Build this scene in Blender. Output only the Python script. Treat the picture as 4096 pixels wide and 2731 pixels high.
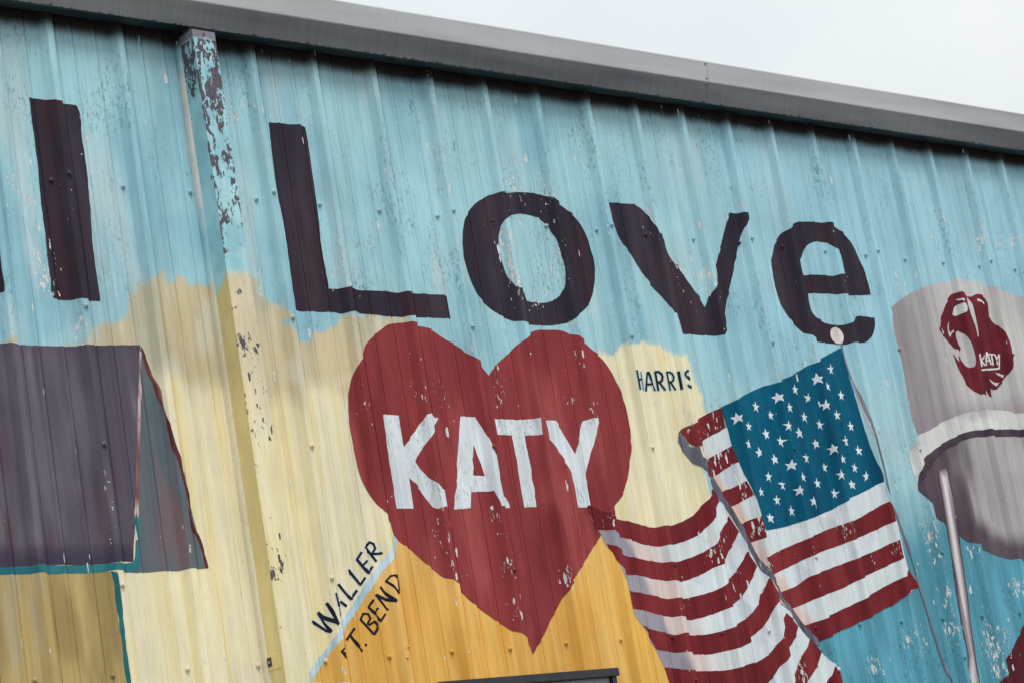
import bpy, bmesh, math, random
import numpy as np
from mathutils import Vector, Matrix
from mathutils.geometry import delaunay_2d_cdt

for o in list(bpy.data.objects):
    bpy.data.objects.remove(o)
scene = bpy.context.scene
COL = scene.collection
random.seed(7)

# ------------------------------------------------------------------ camera
# wall: x runs along it, z up, its face looks towards -y; ground at z = 0
cam_d = bpy.data.cameras.new('camera')
cam = bpy.data.objects.new('camera', cam_d)
COL.objects.link(cam)
right = Vector((0.7430891133, -0.6483038678, -0.1658935342))
down = Vector((0.0354106874, 0.2856473417, -0.9576803639))
fwd = Vector((0.6682549311, 0.7057674484, 0.2352183155))
cam.matrix_world = Matrix(((right.x, -down.x, -fwd.x, -4.4527), (right.y, -down.y, -fwd.y, -6.9471),
                           (right.z, -down.z, -fwd.z, 1.6), (0, 0, 0, 1)))
cam_d.sensor_width = 36.0
cam_d.lens = 9474.37 / 4096 * 36.0
cam_d.clip_start, cam_d.clip_end = 0.1, 6000
scene.camera = cam

# ------------------------------------------------------------------ sky, sun, exposure
SUN_EL, SUN_AZ = math.radians(56), math.radians(-5)      # azimuth measured from the wall normal towards +x
sun_dir = Vector((math.cos(SUN_EL) * math.sin(SUN_AZ), -math.cos(SUN_EL) * math.cos(SUN_AZ), math.sin(SUN_EL)))
world = bpy.data.worlds.new('World')
scene.world = world
world.use_nodes = True
wn, wl = world.node_tree.nodes, world.node_tree.links
wn.clear()
w_out = wn.new('ShaderNodeOutputWorld')
w_bg = wn.new('ShaderNodeBackground')
w_bg.inputs['Strength'].default_value = 0.1
sky = wn.new('ShaderNodeTexSky')
sky.sky_type = 'NISHITA'
sky.sun_disc = False
sky.sun_elevation = SUN_EL
sky.sun_rotation = math.atan2(sun_dir.x, sun_dir.y)
sky.dust_density = 4.0
tc = wn.new('ShaderNodeTexCoord')
cl = wn.new('ShaderNodeTexNoise')
cl.inputs['Scale'].default_value = 4.2
cl.inputs['Detail'].default_value = 4.0
cl.inputs['Roughness'].default_value = 0.5
ramp = wn.new('ShaderNodeValToRGB')
ramp.color_ramp.elements[0].position = 0.3
ramp.color_ramp.elements[0].color = (7.35, 7.95, 8.25, 1)
ramp.color_ramp.elements[1].position = 0.7
ramp.color_ramp.elements[1].color = (8.9, 9.2, 9.25, 1)
mixw = wn.new('ShaderNodeMix')
mixw.data_type = 'RGBA'
mixw.inputs['Factor'].default_value = 0.93
# overcast dome: the standard overcast sky, (1 + 2 sin elevation) / 3 of the zenith, the same all round
sepw = wn.new('ShaderNodeSeparateXYZ')
grad = wn.new('ShaderNodeMapRange')
for k_, v_ in zip(('From Min', 'From Max', 'To Min', 'To Max'), (0.0, 1.0, 0.60, 1.80)):
    grad.inputs[k_].default_value = v_
dome = wn.new('ShaderNodeVectorMath')
dome.operation = 'SCALE'
wl.new(tc.outputs['Generated'], sepw.inputs[0])
wl.new(sepw.outputs['Z'], grad.inputs['Value'])
wl.new(ramp.outputs['Color'], dome.inputs[0])
wl.new(grad.outputs[0], dome.inputs['Scale'])
wl.new(tc.outputs['Generated'], cl.inputs['Vector'])
wl.new(cl.outputs[0], ramp.inputs['Fac'])
wl.new(sky.outputs['Color'], mixw.inputs['A'])
wl.new(dome.outputs[0], mixw.inputs['B'])
wl.new(mixw.outputs['Result'], w_bg.inputs['Color'])
wl.new(w_bg.outputs['Background'], w_out.inputs['Surface'])

sun_l = bpy.data.lights.new('sun', 'SUN')
sun_l.energy = 1.5
sun_l.angle = math.radians(22)
sun_l.color = (1.0, 0.975, 0.94)
sun = bpy.data.objects.new('sun', sun_l)
COL.objects.link(sun)
sun.location = (6, -12, 14)
sun.rotation_euler = sun_dir.to_track_quat('Z', 'Y').to_euler()

vs = scene.view_settings
vs.view_transform = 'Standard'
vs.look = 'None'
vs.exposure = 0.13
vs.gamma = 1.0
vs.use_curve_mapping = False
scene.render.engine = 'CYCLES'

# ---- mural outlines, in metres on the wall: (x along the wall, z up)
SHAPES = {'sliver':{'polys':[[(-0.4322,4.7272),(-0.2559,4.7348),(-0.256,4.4701),(-0.2582,4.1094),(-0.2582,4.0509),(-0.2575,4.0068),(-0.2603,3.9979),(-0.2693,3.9977),(-0.4167,3.9946),(-0.4282,4.3009)]],
'holes':[]},
'I':{'polys':[[(-0.0475,4.7542),(-0.0097,4.7562),(0.0296,4.7545),(0.0534,4.7472),(0.1076,4.7504),(0.1502,4.7501),(0.1544,4.7448),(0.1555,4.6307),(0.1568,4.4999),(0.1542,4.3827),(0.1447,4.1927),(0.1448,4.1009),(0.1453,3.9981),(0.1446,3.9933),(0.0991,3.9922),(0.0694,3.9891),(0.044,3.9912),(0.0197,3.9907),(-0.0229,3.9898),(-0.047,3.9914),(-0.0513,3.9972),(-0.052,4.0478),(-0.0522,4.1313),(-0.0502,4.2211),(-0.0501,4.2693),(-0.05,4.3666),(-0.0467,4.5185),(-0.0466,4.6411)]],
'holes':[]},
'L':{'polys':[[(1.0291,4.7722),(1.1032,4.7745),(1.2012,4.7731),(1.2083,4.7684),(1.2088,4.6623),(1.2063,4.4541),(1.1961,4.2576),(1.1981,4.1747),(1.1998,4.0993),(1.1994,4.096),(1.2466,4.0961),(1.2683,4.0961),(1.3203,4.1076),(1.3332,4.0997),(1.4136,4.0993),(1.4992,4.0997),(1.5356,4.0969),(1.5763,4.0977),(1.5969,4.0967),(1.6321,4.0985),(1.7111,4.0992),(1.7934,4.099),(1.8039,4.0964),(1.8048,4.0596),(1.8072,4.0018),(1.7243,3.9996),(1.64,3.9979),(1.5954,3.9955),(1.5726,3.9946),(1.5154,3.9957),(1.4794,3.9943),(1.4262,3.9977),(1.3341,4.0002),(1.324,4.0096),(1.2666,3.9951),(1.211,3.9985),(1.1678,3.999),(1.1033,3.9981),(1.0338,3.9969),(1.0231,4.0009),(1.0235,4.0673),(1.0261,4.2101),(1.0274,4.3473),(1.0203,4.4592),(1.023,4.6714)]],
'holes':[]},
'O':{'polys':[[(2.1099,4.5469),(2.1631,4.567),(2.205,4.572),(2.2961,4.5857),(2.3909,4.589),(2.4645,4.5808),(2.506,4.5545),(2.552,4.5458),(2.592,4.5191),(2.6332,4.486),(2.6616,4.4439),(2.6784,4.3937),(2.683,4.353),(2.6896,4.3204),(2.687,4.2618),(2.6726,4.21),(2.6504,4.158),(2.6205,4.1132),(2.5829,4.0754),(2.5063,4.037),(2.4723,4.0132),(2.4149,4.0002),(2.3392,3.9921),(2.2749,3.9908),(2.2462,3.9924),(2.2036,3.9934),(2.1633,4.0016),(2.1175,4.012),(2.069,4.0341),(2.0224,4.0631),(1.9842,4.0986),(1.9607,4.1431),(1.9463,4.1977),(1.9362,4.2526),(1.9391,4.3153),(1.9502,4.3719),(1.9534,4.3869),(1.9809,4.4447),(2.0116,4.4825),(2.0546,4.5176)]],
'holes':[[(2.2535,4.4809),(2.3039,4.4884),(2.3602,4.4861),(2.4121,4.4697),(2.4511,4.4363),(2.4701,4.3912),(2.4768,4.3338),(2.4796,4.3003),(2.4826,4.2488),(2.4775,4.2004),(2.469,4.1606),(2.4452,4.1295),(2.3983,4.1045),(2.3536,4.0944),(2.2943,4.0924),(2.2489,4.0964),(2.239,4.1332),(2.1786,4.1497),(2.1605,4.195),(2.1496,4.2374),(2.1454,4.2794),(2.143,4.3216),(2.1496,4.3715),(2.1614,4.4066),(2.1648,4.4202),(2.1797,4.443)]]},
'V':{'polys':[[(2.8075,4.5807),(2.8513,4.5841),(2.9209,4.5851),(3.0251,4.5812),(3.0724,4.5486),(3.0891,4.4971),(3.1072,4.4496),(3.1602,4.4337),(3.1649,4.3727),(3.1979,4.3219),(3.2012,4.3204),(3.2291,4.2884),(3.259,4.2448),(3.2974,4.194),(3.323,4.1537),(3.3432,4.1192),(3.3625,4.1443),(3.3894,4.1863),(3.4111,4.2126),(3.4656,4.2639),(3.4738,4.3334),(3.4737,4.3328),(3.5265,4.4171),(3.5657,4.4818),(3.6051,4.5469),(3.6378,4.5948),(3.6875,4.594),(3.7206,4.5932),(3.7727,4.5987),(3.7303,4.5609),(3.6967,4.5159),(3.6774,4.4738),(3.6376,4.4088),(3.6105,4.3596),(3.5795,4.2967),(3.5404,4.2329),(3.5066,4.1738),(3.4709,4.0963),(3.4658,4.0467),(3.4051,3.9855),(3.3823,3.9879),(3.2939,3.9863),(3.222,3.988),(3.1655,3.988),(3.1613,4.0302),(3.1588,4.0598),(3.1032,4.0787),(3.0895,4.107),(3.0733,4.1575),(3.0322,4.1927),(3.0005,4.2348),(2.9656,4.2856),(2.9302,4.3429),(2.8785,4.4138),(2.8614,4.4647),(2.8559,4.5024),(2.8539,4.5544)]],
'holes':[]},
'e':{'polys':[[(4.0838,4.5762),(4.1425,4.5878),(4.2136,4.593),(4.2982,4.5924),(4.3401,4.5873),(4.3896,4.5755),(4.4326,4.5525),(4.4825,4.504),(4.5109,4.4402),(4.5279,4.3744),(4.5458,4.3195),(4.5486,4.2706),(4.5474,4.2396),(4.3919,4.2293),(4.3385,4.2261),(4.2683,4.2302),(4.0811,4.2238),(4.0782,4.1949),(4.079,4.1396),(4.1043,4.1091),(4.1543,4.0836),(4.2188,4.0739),(4.2921,4.0775),(4.3109,4.0787),(4.3833,4.1054),(4.4041,4.1264),(4.4736,4.1271),(4.5335,4.1228),(4.5265,4.0863),(4.5083,4.0462),(4.4677,4.0124),(4.4135,3.992),(4.3885,3.9919),(4.3328,3.9859),(4.2858,3.9802),(4.1924,3.98),(4.079,3.9861),(4.0295,3.9981),(4.0044,4.0117),(3.9788,4.0316),(3.9417,4.0589),(3.8998,4.1079),(3.8705,4.1612),(3.8571,4.2309),(3.8573,4.3093),(3.8711,4.3888),(3.8755,4.3925),(3.9108,4.4579),(3.9515,4.5005),(3.9918,4.5252),(4.0246,4.5411)]],
'holes':[[(4.0889,4.4058),(4.1165,4.447),(4.1682,4.4791),(4.2254,4.492),(4.2953,4.4902),(4.3149,4.4585),(4.3853,4.4405),(4.3883,4.3919),(4.3876,4.3391),(4.2938,4.3225),(4.2496,4.3231),(4.1797,4.3232),(4.0346,4.311),(4.0331,4.368)]]},
'heart':{'polys':[[(1.9617,3.7646),(1.998,3.8004),(2.0625,3.8441),(2.1352,3.8914),(2.1753,3.9174),(2.202,3.9349),(2.2433,3.9601),(2.2939,3.9706),(2.3628,3.9747),(2.4358,3.9706),(2.4825,3.9506),(2.5059,3.9368),(2.5543,3.9168),(2.5926,3.8856),(2.6374,3.8484),(2.6763,3.7924),(2.7026,3.7206),(2.7213,3.6439),(2.724,3.5659),(2.7159,3.4952),(2.6921,3.4245),(2.6607,3.3434),(2.6219,3.2831),(2.5816,3.235),(2.5438,3.2078),(2.5052,3.1594),(2.4261,3.0764),(2.3789,3.0335),(2.3206,2.9811),(2.2736,2.9356),(2.2415,2.9067),(2.2006,2.8812),(2.1728,2.8487),(2.1362,2.8081),(2.079,2.7516),(2.031,2.6953),(1.9749,2.6399),(1.9438,2.6094),(1.9366,2.6419),(1.8971,2.6791),(1.8537,2.71),(1.7907,2.7472),(1.7279,2.789),(1.6708,2.8327),(1.6349,2.8658),(1.5948,2.9034),(1.5652,2.9237),(1.5447,2.9354),(1.5022,2.9652),(1.447,3.0109),(1.3918,3.0563),(1.357,3.0792),(1.3326,3.108),(1.3256,3.1522),(1.3232,3.168),(1.2656,3.2091),(1.2442,3.2666),(1.2215,3.3108),(1.2078,3.3613),(1.2031,3.4182),(1.1996,3.4816),(1.1976,3.5533),(1.2091,3.6429),(1.2244,3.6946),(1.247,3.7456),(1.2662,3.784),(1.3198,3.83),(1.3352,3.8684),(1.3735,3.9),(1.4127,3.9284),(1.4746,3.9603),(1.5353,3.9719),(1.572,3.9688),(1.6295,3.9625),(1.6732,3.9556),(1.7191,3.9339),(1.7846,3.898),(1.842,3.8709),(1.8764,3.8293),(1.9337,3.7958)]],
'holes':[]},
'K':{'polys':[[(1.3709,3.5884),(1.451,3.5869),(1.4495,3.5253),(1.4511,3.4586),(1.5052,3.5099),(1.5485,3.5503),(1.5715,3.5846),(1.6272,3.5936),(1.6326,3.5804),(1.6534,3.5799),(1.635,3.5574),(1.5962,3.5162),(1.5692,3.4874),(1.5432,3.4504),(1.5124,3.4224),(1.497,3.4006),(1.5128,3.3749),(1.5417,3.3451),(1.5663,3.3115),(1.5883,3.2834),(1.6269,3.2693),(1.6278,3.2375),(1.6279,3.2138),(1.5667,3.2068),(1.5617,3.2053),(1.5518,3.2138),(1.5386,3.2325),(1.5185,3.2563),(1.5026,3.2762),(1.4909,3.2994),(1.4717,3.3197),(1.4526,3.3355),(1.4513,3.2922),(1.4509,3.2413),(1.4506,3.2107),(1.3663,3.2118),(1.3674,3.2538),(1.3668,3.3123),(1.3676,3.3906),(1.3671,3.4377),(1.3698,3.5007),(1.3705,3.5559)]],
'holes':[]},
'A':{'polys':[[(1.7709,3.5877),(1.849,3.5868),(1.8603,3.5518),(1.8726,3.5026),(1.888,3.456),(1.8967,3.4235),(1.9328,3.3952),(1.9008,3.3341),(1.9014,3.2775),(1.9439,3.2486),(1.9565,3.2099),(1.9351,3.209),(1.8994,3.2089),(1.8812,3.2099),(1.8734,3.2468),(1.8672,3.2771),(1.8344,3.277),(1.7615,3.2763),(1.7448,3.2104),(1.6566,3.2055),(1.6771,3.2706),(1.7052,3.3507),(1.7111,3.3909),(1.7428,3.4919),(1.7594,3.5529)]],
'holes':[[(1.8154,3.4721),(1.826,3.4316),(1.8382,3.391),(1.8494,3.3416),(1.7814,3.3427),(1.7999,3.4072)]]},
'T':{'polys':[[(1.9542,3.5793),(1.9921,3.5787),(2.071,3.5784),(2.1199,3.5783),(2.1588,3.5821),(2.1816,3.58),(2.1813,3.5458),(2.1794,3.511),(2.1544,3.514),(2.1075,3.5115),(2.1053,3.4658),(2.1085,3.4078),(2.1069,3.3294),(2.1063,3.2553),(2.1041,3.2102),(2.034,3.2102),(2.0337,3.2682),(2.036,3.3501),(2.0381,3.4077),(2.034,3.4612),(2.0321,3.5128),(1.9935,3.5126),(1.9548,3.5142),(1.954,3.5471)]],
'holes':[]},
'Y':{'polys':[[(2.1984,3.579),(2.2054,3.5783),(2.2429,3.5778),(2.288,3.578),(2.3073,3.5534),(2.3259,3.5135),(2.3497,3.4715),(2.3717,3.4336),(2.3895,3.4671),(2.4114,3.5058),(2.4193,3.5271),(2.4448,3.5742),(2.4544,3.5786),(2.5443,3.585),(2.5043,3.5535),(2.4858,3.5113),(2.4731,3.4689),(2.4547,3.4255),(2.4264,3.3789),(2.413,3.3536),(2.4113,3.3157),(2.4105,3.2653),(2.403,3.2111),(2.3872,3.2102),(2.3833,3.2062),(2.3343,3.2055),(2.3347,3.2659),(2.3327,3.3286),(2.3308,3.3558),(2.3094,3.3956),(2.2853,3.4374),(2.2612,3.4751),(2.2416,3.498),(2.2406,3.5295),(2.2382,3.5673)]],
'holes':[]},
'barn_roof':{'polys':[[(-0.4697,3.8108),(-0.2849,3.8175),(-0.2615,3.8151),(-0.2352,3.8098),(-0.1972,3.8166),(-0.1482,3.8158),(-0.0824,3.8172),(-0.0046,3.8176),(0.0306,3.8208),(0.061,3.8164),(0.1049,3.8251),(0.1658,3.8266),(0.2365,3.8322),(0.2898,3.8341),(0.2872,3.8171),(0.2593,3.6832),(0.2291,3.5054),(0.2027,3.349),(0.1853,3.2694),(0.1617,3.153),(0.14,3.0352),(0.1075,3.0372),(0.0392,3.0297),(0.0125,3.0319),(-0.0417,3.0297),(-0.109,3.0308),(-0.1651,3.0341),(-0.1997,3.0323),(-0.2573,3.0327),(-0.2955,3.0322),(-0.3519,3.0316),(-0.5591,3.0299)]],
'holes':[]},
'barn_gable':{'polys':[[(0.2889,3.8232),(0.3068,3.7574),(0.3335,3.6845),(0.3452,3.5606),(0.3597,3.4387),(0.387,3.3436),(0.3775,3.3778),(0.4107,3.2379),(0.427,3.1258),(0.4432,3.055),(0.4523,3.0051),(0.4224,3.0036),(0.3582,3.0007),(0.3247,2.9989),(0.2686,2.9998),(0.217,2.9975),(0.1506,2.9967),(0.1117,3.0001),(0.1097,3.0304),(0.1466,3.035),(0.1765,3.2115),(0.213,3.3859),(0.2342,3.5037),(0.2735,3.7441)]],
'holes':[]},
'barn_eave':{'polys':[[(-0.5593,3.0278),(-0.3868,3.031),(-0.2574,3.0316),(-0.2027,3.0335),(-0.0774,3.0299),(0.0123,3.0308),(0.0505,3.0293),(0.1398,3.0341),(0.149,3.051),(0.1748,3.2),(0.1907,3.1997),(0.1737,3.0963),(0.1573,3.01),(0.1118,3.0007),(0.0337,3.005),(-0.0176,3.0018),(-0.113,3.0019),(-0.2067,3.0036),(-0.2991,3.0048),(-0.5615,3.0045)]],
'holes':[]},
'barn_post':{'polys':[[(0.0336,3.0034),(0.0487,2.9928),(0.0495,2.9786),(0.0507,2.8998),(0.048,2.8106),(0.0465,2.7276),(0.0463,2.6611),(0.0472,2.6078),(0.0455,2.5235),(0.0353,2.5266),(0.037,2.6109),(0.0374,2.7027),(0.0384,2.7357),(0.0373,2.8308),(0.037,2.9149),(0.0387,2.9707)]],
'holes':[]},
'barn_wall':{'polys':[[(-0.5614,3.0066),(-0.3897,3.0092),(-0.2066,3.0047),(0.0335,3.0028),(0.0387,2.9707),(0.0369,2.8701),(0.0384,2.7357),(0.037,2.6109),(0.0353,2.5266),(-0.5826,2.5707)]],
'holes':[]},
'gable_edge_right':{'polys':[[(0.2902,3.8323),(0.2989,3.8175),(0.3137,3.7576),(0.3371,3.6833),(0.3488,3.5594),(0.3666,3.4388),(0.4042,3.3486),(0.4049,3.3742),(0.4125,3.2497),(0.4106,3.1731),(0.4305,3.1257),(0.4466,3.055),(0.4527,3.0033),(0.4382,3.0037),(0.4369,3.0376),(0.4192,3.1201),(0.3795,3.1665),(0.3805,3.2313),(0.3688,3.366),(0.3656,3.3677),(0.3498,3.4401),(0.3417,3.5619),(0.3222,3.6796),(0.299,3.7512)]],
'holes':[]},
'gable_edge_left':{'polys':[[(0.2822,3.8109),(0.2895,3.8051),(0.271,3.6838),(0.2399,3.5055),(0.2134,3.349),(0.2061,3.3275),(0.1924,3.2287),(0.181,3.1883),(0.1796,3.223),(0.1954,3.3275),(0.2261,3.5036),(0.2264,3.5053),(0.2471,3.6242)]],
'holes':[]},
'county_band':{'polys':[[(1.3278,3.1094),(1.3473,3.0915),(1.3432,3.0863),(1.3233,3.0375),(1.2651,2.9926),(1.2422,2.9648),(1.1988,2.9212),(1.1523,2.8815),(1.0987,2.8254),(1.0669,2.7959),(1.0255,2.7573),(1.014,2.7275),(0.9669,2.7033),(0.9485,2.6814),(0.923,2.6518),(0.8748,2.6085),(0.8335,2.5675),(0.8013,2.5695),(0.8415,2.6112),(0.8793,2.6503),(0.9251,2.685),(0.9472,2.7119),(0.9648,2.7369),(0.9869,2.761),(1.025,2.7945),(1.0565,2.8271),(1.0973,2.863),(1.151,2.9193),(1.1926,2.9559),(1.2402,2.9996),(1.2567,3.0163),(1.2706,3.0368),(1.326,3.0778)]],
'holes':[]},
'orange':{'polys':[[(1.3434,3.0873),(1.3233,3.0375),(1.2651,2.9926),(1.2422,2.9648),(1.1988,2.9212),(1.1523,2.8815),(1.0987,2.8254),(1.0669,2.7959),(1.0255,2.7573),(1.014,2.7275),(0.9669,2.7033),(0.9485,2.6814),(0.923,2.6518),(0.8748,2.6085),(0.8335,2.5675),(2.7979,2.371),(2.7721,2.4442),(2.6772,2.6115),(2.6147,2.7565),(2.5917,2.8946),(2.5623,2.998),(2.4839,3.0701),(2.4658,3.1017),(2.3898,3.1543)]],
'holes':[]},
'canton':{'polys':[[(3.3141,3.6524),(3.4141,3.6849),(3.6392,3.7599),(3.7166,3.7712),(3.7761,3.7942),(3.8368,3.8117),(3.9685,3.8651),(4.018,3.8763),(4.0816,3.9061),(4.2296,3.9593),(4.2457,3.9113),(4.2502,3.8414),(4.263,3.7427),(4.2791,3.627),(4.2933,3.5112),(4.3026,3.4217),(4.3154,3.3199),(4.3131,3.3007),(4.2972,3.2947),(4.1718,3.2544),(4.029,3.214),(3.9743,3.1889),(3.8571,3.157),(3.7224,3.1265),(3.6828,3.1183),(3.5986,3.1034),(3.4224,3.0823),(3.412,3.15),(3.3995,3.2315),(3.385,3.3281),(3.3628,3.4064),(3.3389,3.4877),(3.3337,3.5529),(3.3278,3.6019)]],
'holes':[]},
'front_white':{'polys':[[(4.3145,3.2998),(4.3185,3.2106),(4.3813,3.1213),(4.3871,3.0289),(4.3916,2.933),(4.398,2.887),(4.4426,2.7978),(4.2716,2.7433),(4.083,2.6947),(3.6638,2.5778),(3.5947,2.6537),(3.5073,2.7268),(3.4156,2.8155),(3.3863,2.9283),(3.3341,3.0328),(3.2751,3.1562),(3.2121,3.2423),(3.1688,3.3301),(3.1616,3.4123),(3.1138,3.4545),(3.1611,3.499),(3.3261,3.5588),(3.4046,3.5864),(3.4781,3.1567),(4.0092,3.2205)]],
'holes':[]},
'front_red1':{'polys':[[(4.3232,3.2067),(4.2283,3.1723),(4.0805,3.1259),(3.9189,3.0937),(3.7294,3.0462),(3.5925,3.0125),(3.3987,2.9602),(3.4024,2.9161),(3.4187,2.8812),(3.5885,2.9251),(3.7054,2.959),(3.9288,3.0081),(4.0248,3.029),(4.2222,3.0771),(4.3813,3.1213)]],
'holes':[]},
'front_red2':{'polys':[[(4.3398,3.0202),(4.2722,3.0008),(4.0849,2.9562),(3.8679,2.9098),(3.6861,2.8702),(3.5825,2.831),(3.4688,2.8061),(3.4795,2.7699),(3.5073,2.7268),(3.6182,2.7492),(3.7249,2.7755),(3.9051,2.8126),(4.0786,2.8626),(4.2411,2.9029),(4.3836,2.9447)]],
'holes':[]},
'front_red3':{'polys':[[(4.398,2.887),(4.3813,2.8646),(4.2957,2.8359),(4.1108,2.783),(3.9602,2.7367),(3.804,2.699),(3.6836,2.6675),(3.5947,2.6537),(3.6217,2.6123),(3.6633,2.5764),(3.7757,2.6056),(3.9554,2.6484),(4.1418,2.6997),(4.268,2.7322),(4.3347,2.7681),(4.4426,2.7978)]],
'holes':[]},
'front_reda':{'polys':[[(3.0251,3.541),(3.0552,3.5564),(3.1135,3.5718),(3.1672,3.6013),(3.2322,3.6251),(3.3121,3.6482),(3.3147,3.608),(3.3263,3.5595),(3.2612,3.534),(3.1637,3.499),(3.1162,3.4695),(3.0862,3.4638),(3.0748,3.4808),(3.0443,3.515)]],
'holes':[]},
'front_redb':{'polys':[[(3.1611,3.4105),(3.2231,3.4333),(3.3423,3.4756),(3.3545,3.4414),(3.3652,3.4014),(3.2999,3.3804),(3.2213,3.3484),(3.1733,3.3279),(3.1614,3.3429),(3.1626,3.3766)]],
'holes':[]},
'front_redc':{'polys':[[(3.2155,3.2612),(3.3008,3.2859),(3.3854,3.3132),(3.3907,3.2849),(3.3969,3.2411),(3.3607,3.2288),(3.2897,3.2069),(3.2429,3.1925),(3.2277,3.2151),(3.207,3.2518)]],
'holes':[]},
'front_redd':{'polys':[[(3.2951,3.1163),(3.3746,3.1403),(3.4134,3.1466),(3.419,3.103),(3.4199,3.051),(3.3341,3.0328),(3.3085,3.0683)]],
'holes':[]},
'fold_top':{'polys':[[(3.0241,3.5373),(3.0019,3.5138),(2.9992,3.488),(3.0176,3.4548),(3.0458,3.4214),(3.0736,3.3914),(3.0976,3.3647),(3.161,3.3373),(3.1583,3.3804),(3.1064,3.417),(3.0984,3.4619),(3.0691,3.4702),(3.0496,3.515),(3.0264,3.5261)]],
'holes':[]},
'fold_band':{'polys':[[(3.1627,3.3265),(3.165,3.3085),(3.1861,3.2436),(3.2381,3.1711),(3.2798,3.0986),(3.3261,3.0042),(3.366,2.9243),(3.3968,2.8712),(3.4228,2.8224),(3.4658,2.7775),(3.5071,2.7254),(3.5599,2.6445),(3.6075,2.5919),(3.647,2.5578),(3.6693,2.5602),(3.6644,2.5799),(3.6362,2.6122),(3.5852,2.6578),(3.5321,2.7319),(3.4836,2.7841),(3.4718,2.8348),(3.4235,2.8724),(3.3892,2.9346),(3.3602,2.9962),(3.3207,3.0831),(3.2729,3.1779),(3.2218,3.2505),(3.1862,3.3264)]],
'holes':[]},
'wave_white':{'polys':[[(2.3886,3.2127),(2.444,3.2001),(2.4744,3.1808),(2.5009,3.1711),(2.5111,3.1556),(2.596,3.1457),(2.6664,3.1298),(2.7204,3.1159),(2.7665,3.1125),(2.791,3.1127),(2.9103,3.1302),(2.9869,3.1537),(3.0477,3.1848),(3.0886,3.2194),(3.165,3.2798),(3.1963,3.2435),(3.2432,3.171),(3.285,3.0985),(3.3312,3.0041),(3.3712,2.9241),(3.3968,2.8712),(3.4242,2.7723),(3.5071,2.7254),(3.5599,2.6445),(3.6075,2.5919),(3.6747,2.524),(3.7037,2.4739),(3.7688,2.385),(3.7776,2.2883),(2.6994,2.3825),(2.6823,2.4517),(2.6675,2.5185),(2.637,2.5934),(2.6211,2.6144),(2.5855,2.6969),(2.5493,2.7491),(2.5509,2.7692),(2.5458,2.8049),(2.546,2.848),(2.5061,2.8957),(2.487,2.9572),(2.4719,3.0155),(2.4502,3.0542),(2.4309,3.1031),(2.4145,3.1212),(2.3914,3.1643)]],
'holes':[]},
'wave_red1':{'polys':[[(2.3886,3.2127),(2.444,3.2001),(2.4744,3.1808),(2.5009,3.1711),(2.5111,3.1556),(2.596,3.1457),(2.6664,3.1298),(2.7204,3.1159),(2.7665,3.1125),(2.791,3.1127),(2.9103,3.1302),(2.9869,3.1537),(3.0477,3.1848),(3.0886,3.2194),(3.165,3.2798),(3.1807,3.2559),(3.1934,3.2234),(3.1647,3.1968),(3.1598,3.1646),(3.109,3.1416),(3.0794,3.1104),(3.0187,3.0763),(2.9376,3.0515),(2.8602,3.0375),(2.7755,3.0293),(2.7423,3.0323),(2.673,3.0427),(2.5921,3.0663),(2.5463,3.0752),(2.5087,3.089),(2.4663,3.1066),(2.4218,3.1083),(2.4145,3.1212),(2.3914,3.1643)]],
'holes':[]},
'wave_red2':{'polys':[[(2.46,3.0515),(2.4833,3.0357),(2.5101,3.0185),(2.5511,2.9982),(2.6295,2.9834),(2.709,2.9678),(2.771,2.9607),(2.7997,2.9562),(2.8776,2.9638),(2.9558,2.9801),(3.0445,3.0042),(3.0888,3.0249),(3.1199,3.0562),(3.166,3.0895),(3.1962,3.1157),(3.2347,3.1582),(3.2809,3.0873),(3.2368,3.0398),(3.175,2.9824),(3.1571,2.9589),(3.0688,2.927),(2.9705,2.8957),(2.8923,2.88),(2.8557,2.8749),(2.8111,2.8746),(2.7746,2.8809),(2.7198,2.8881),(2.6449,2.9034),(2.59,2.9127),(2.5105,2.9133),(2.5092,2.9361),(2.487,2.9572),(2.4719,3.0155)]],
'holes':[]},
'wave_red3':{'polys':[[(2.546,2.848),(2.5917,2.8385),(2.6744,2.823),(2.7631,2.8043),(2.7959,2.8024),(2.8608,2.8021),(2.9053,2.8058),(3.0057,2.8204),(3.0864,2.8382),(3.118,2.8551),(3.1664,2.8817),(3.2274,2.9223),(3.2775,2.9637),(3.3095,2.9969),(3.3574,2.9293),(3.3121,2.8814),(3.2742,2.8409),(3.2243,2.8001),(3.1618,2.7681),(3.0752,2.7395),(2.9981,2.7248),(2.9022,2.7101),(2.8578,2.7103),(2.8156,2.7199),(2.7645,2.7262),(2.689,2.7406),(2.6154,2.759),(2.548,2.7719),(2.5467,2.7947)]],
'holes':[]},
'wave_red4':{'polys':[[(2.5861,2.6994),(2.6243,2.6825),(2.6914,2.6666),(2.7704,2.6496),(2.8072,2.6522),(2.8579,2.6444),(2.9178,2.6431),(3.0388,2.6503),(3.0989,2.6619),(3.2159,2.6993),(3.2738,2.7292),(3.3241,2.7698),(3.3407,2.8012),(3.378,2.8373),(3.33,2.7969),(3.3597,2.8101),(3.3821,2.8366),(3.3923,2.8691),(3.3966,2.8691),(3.4677,2.8205),(3.4669,2.7811),(3.3992,2.7455),(3.3761,2.7027),(3.2987,2.6495),(3.228,2.6177),(3.2296,2.5992),(3.159,2.5792),(3.0871,2.5688),(3.0225,2.5629),(2.9281,2.5576),(2.8552,2.5625),(2.8139,2.5677),(2.7866,2.5731),(2.7011,2.5816),(2.6376,2.5958),(2.6147,2.645)]],
'holes':[]},
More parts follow.
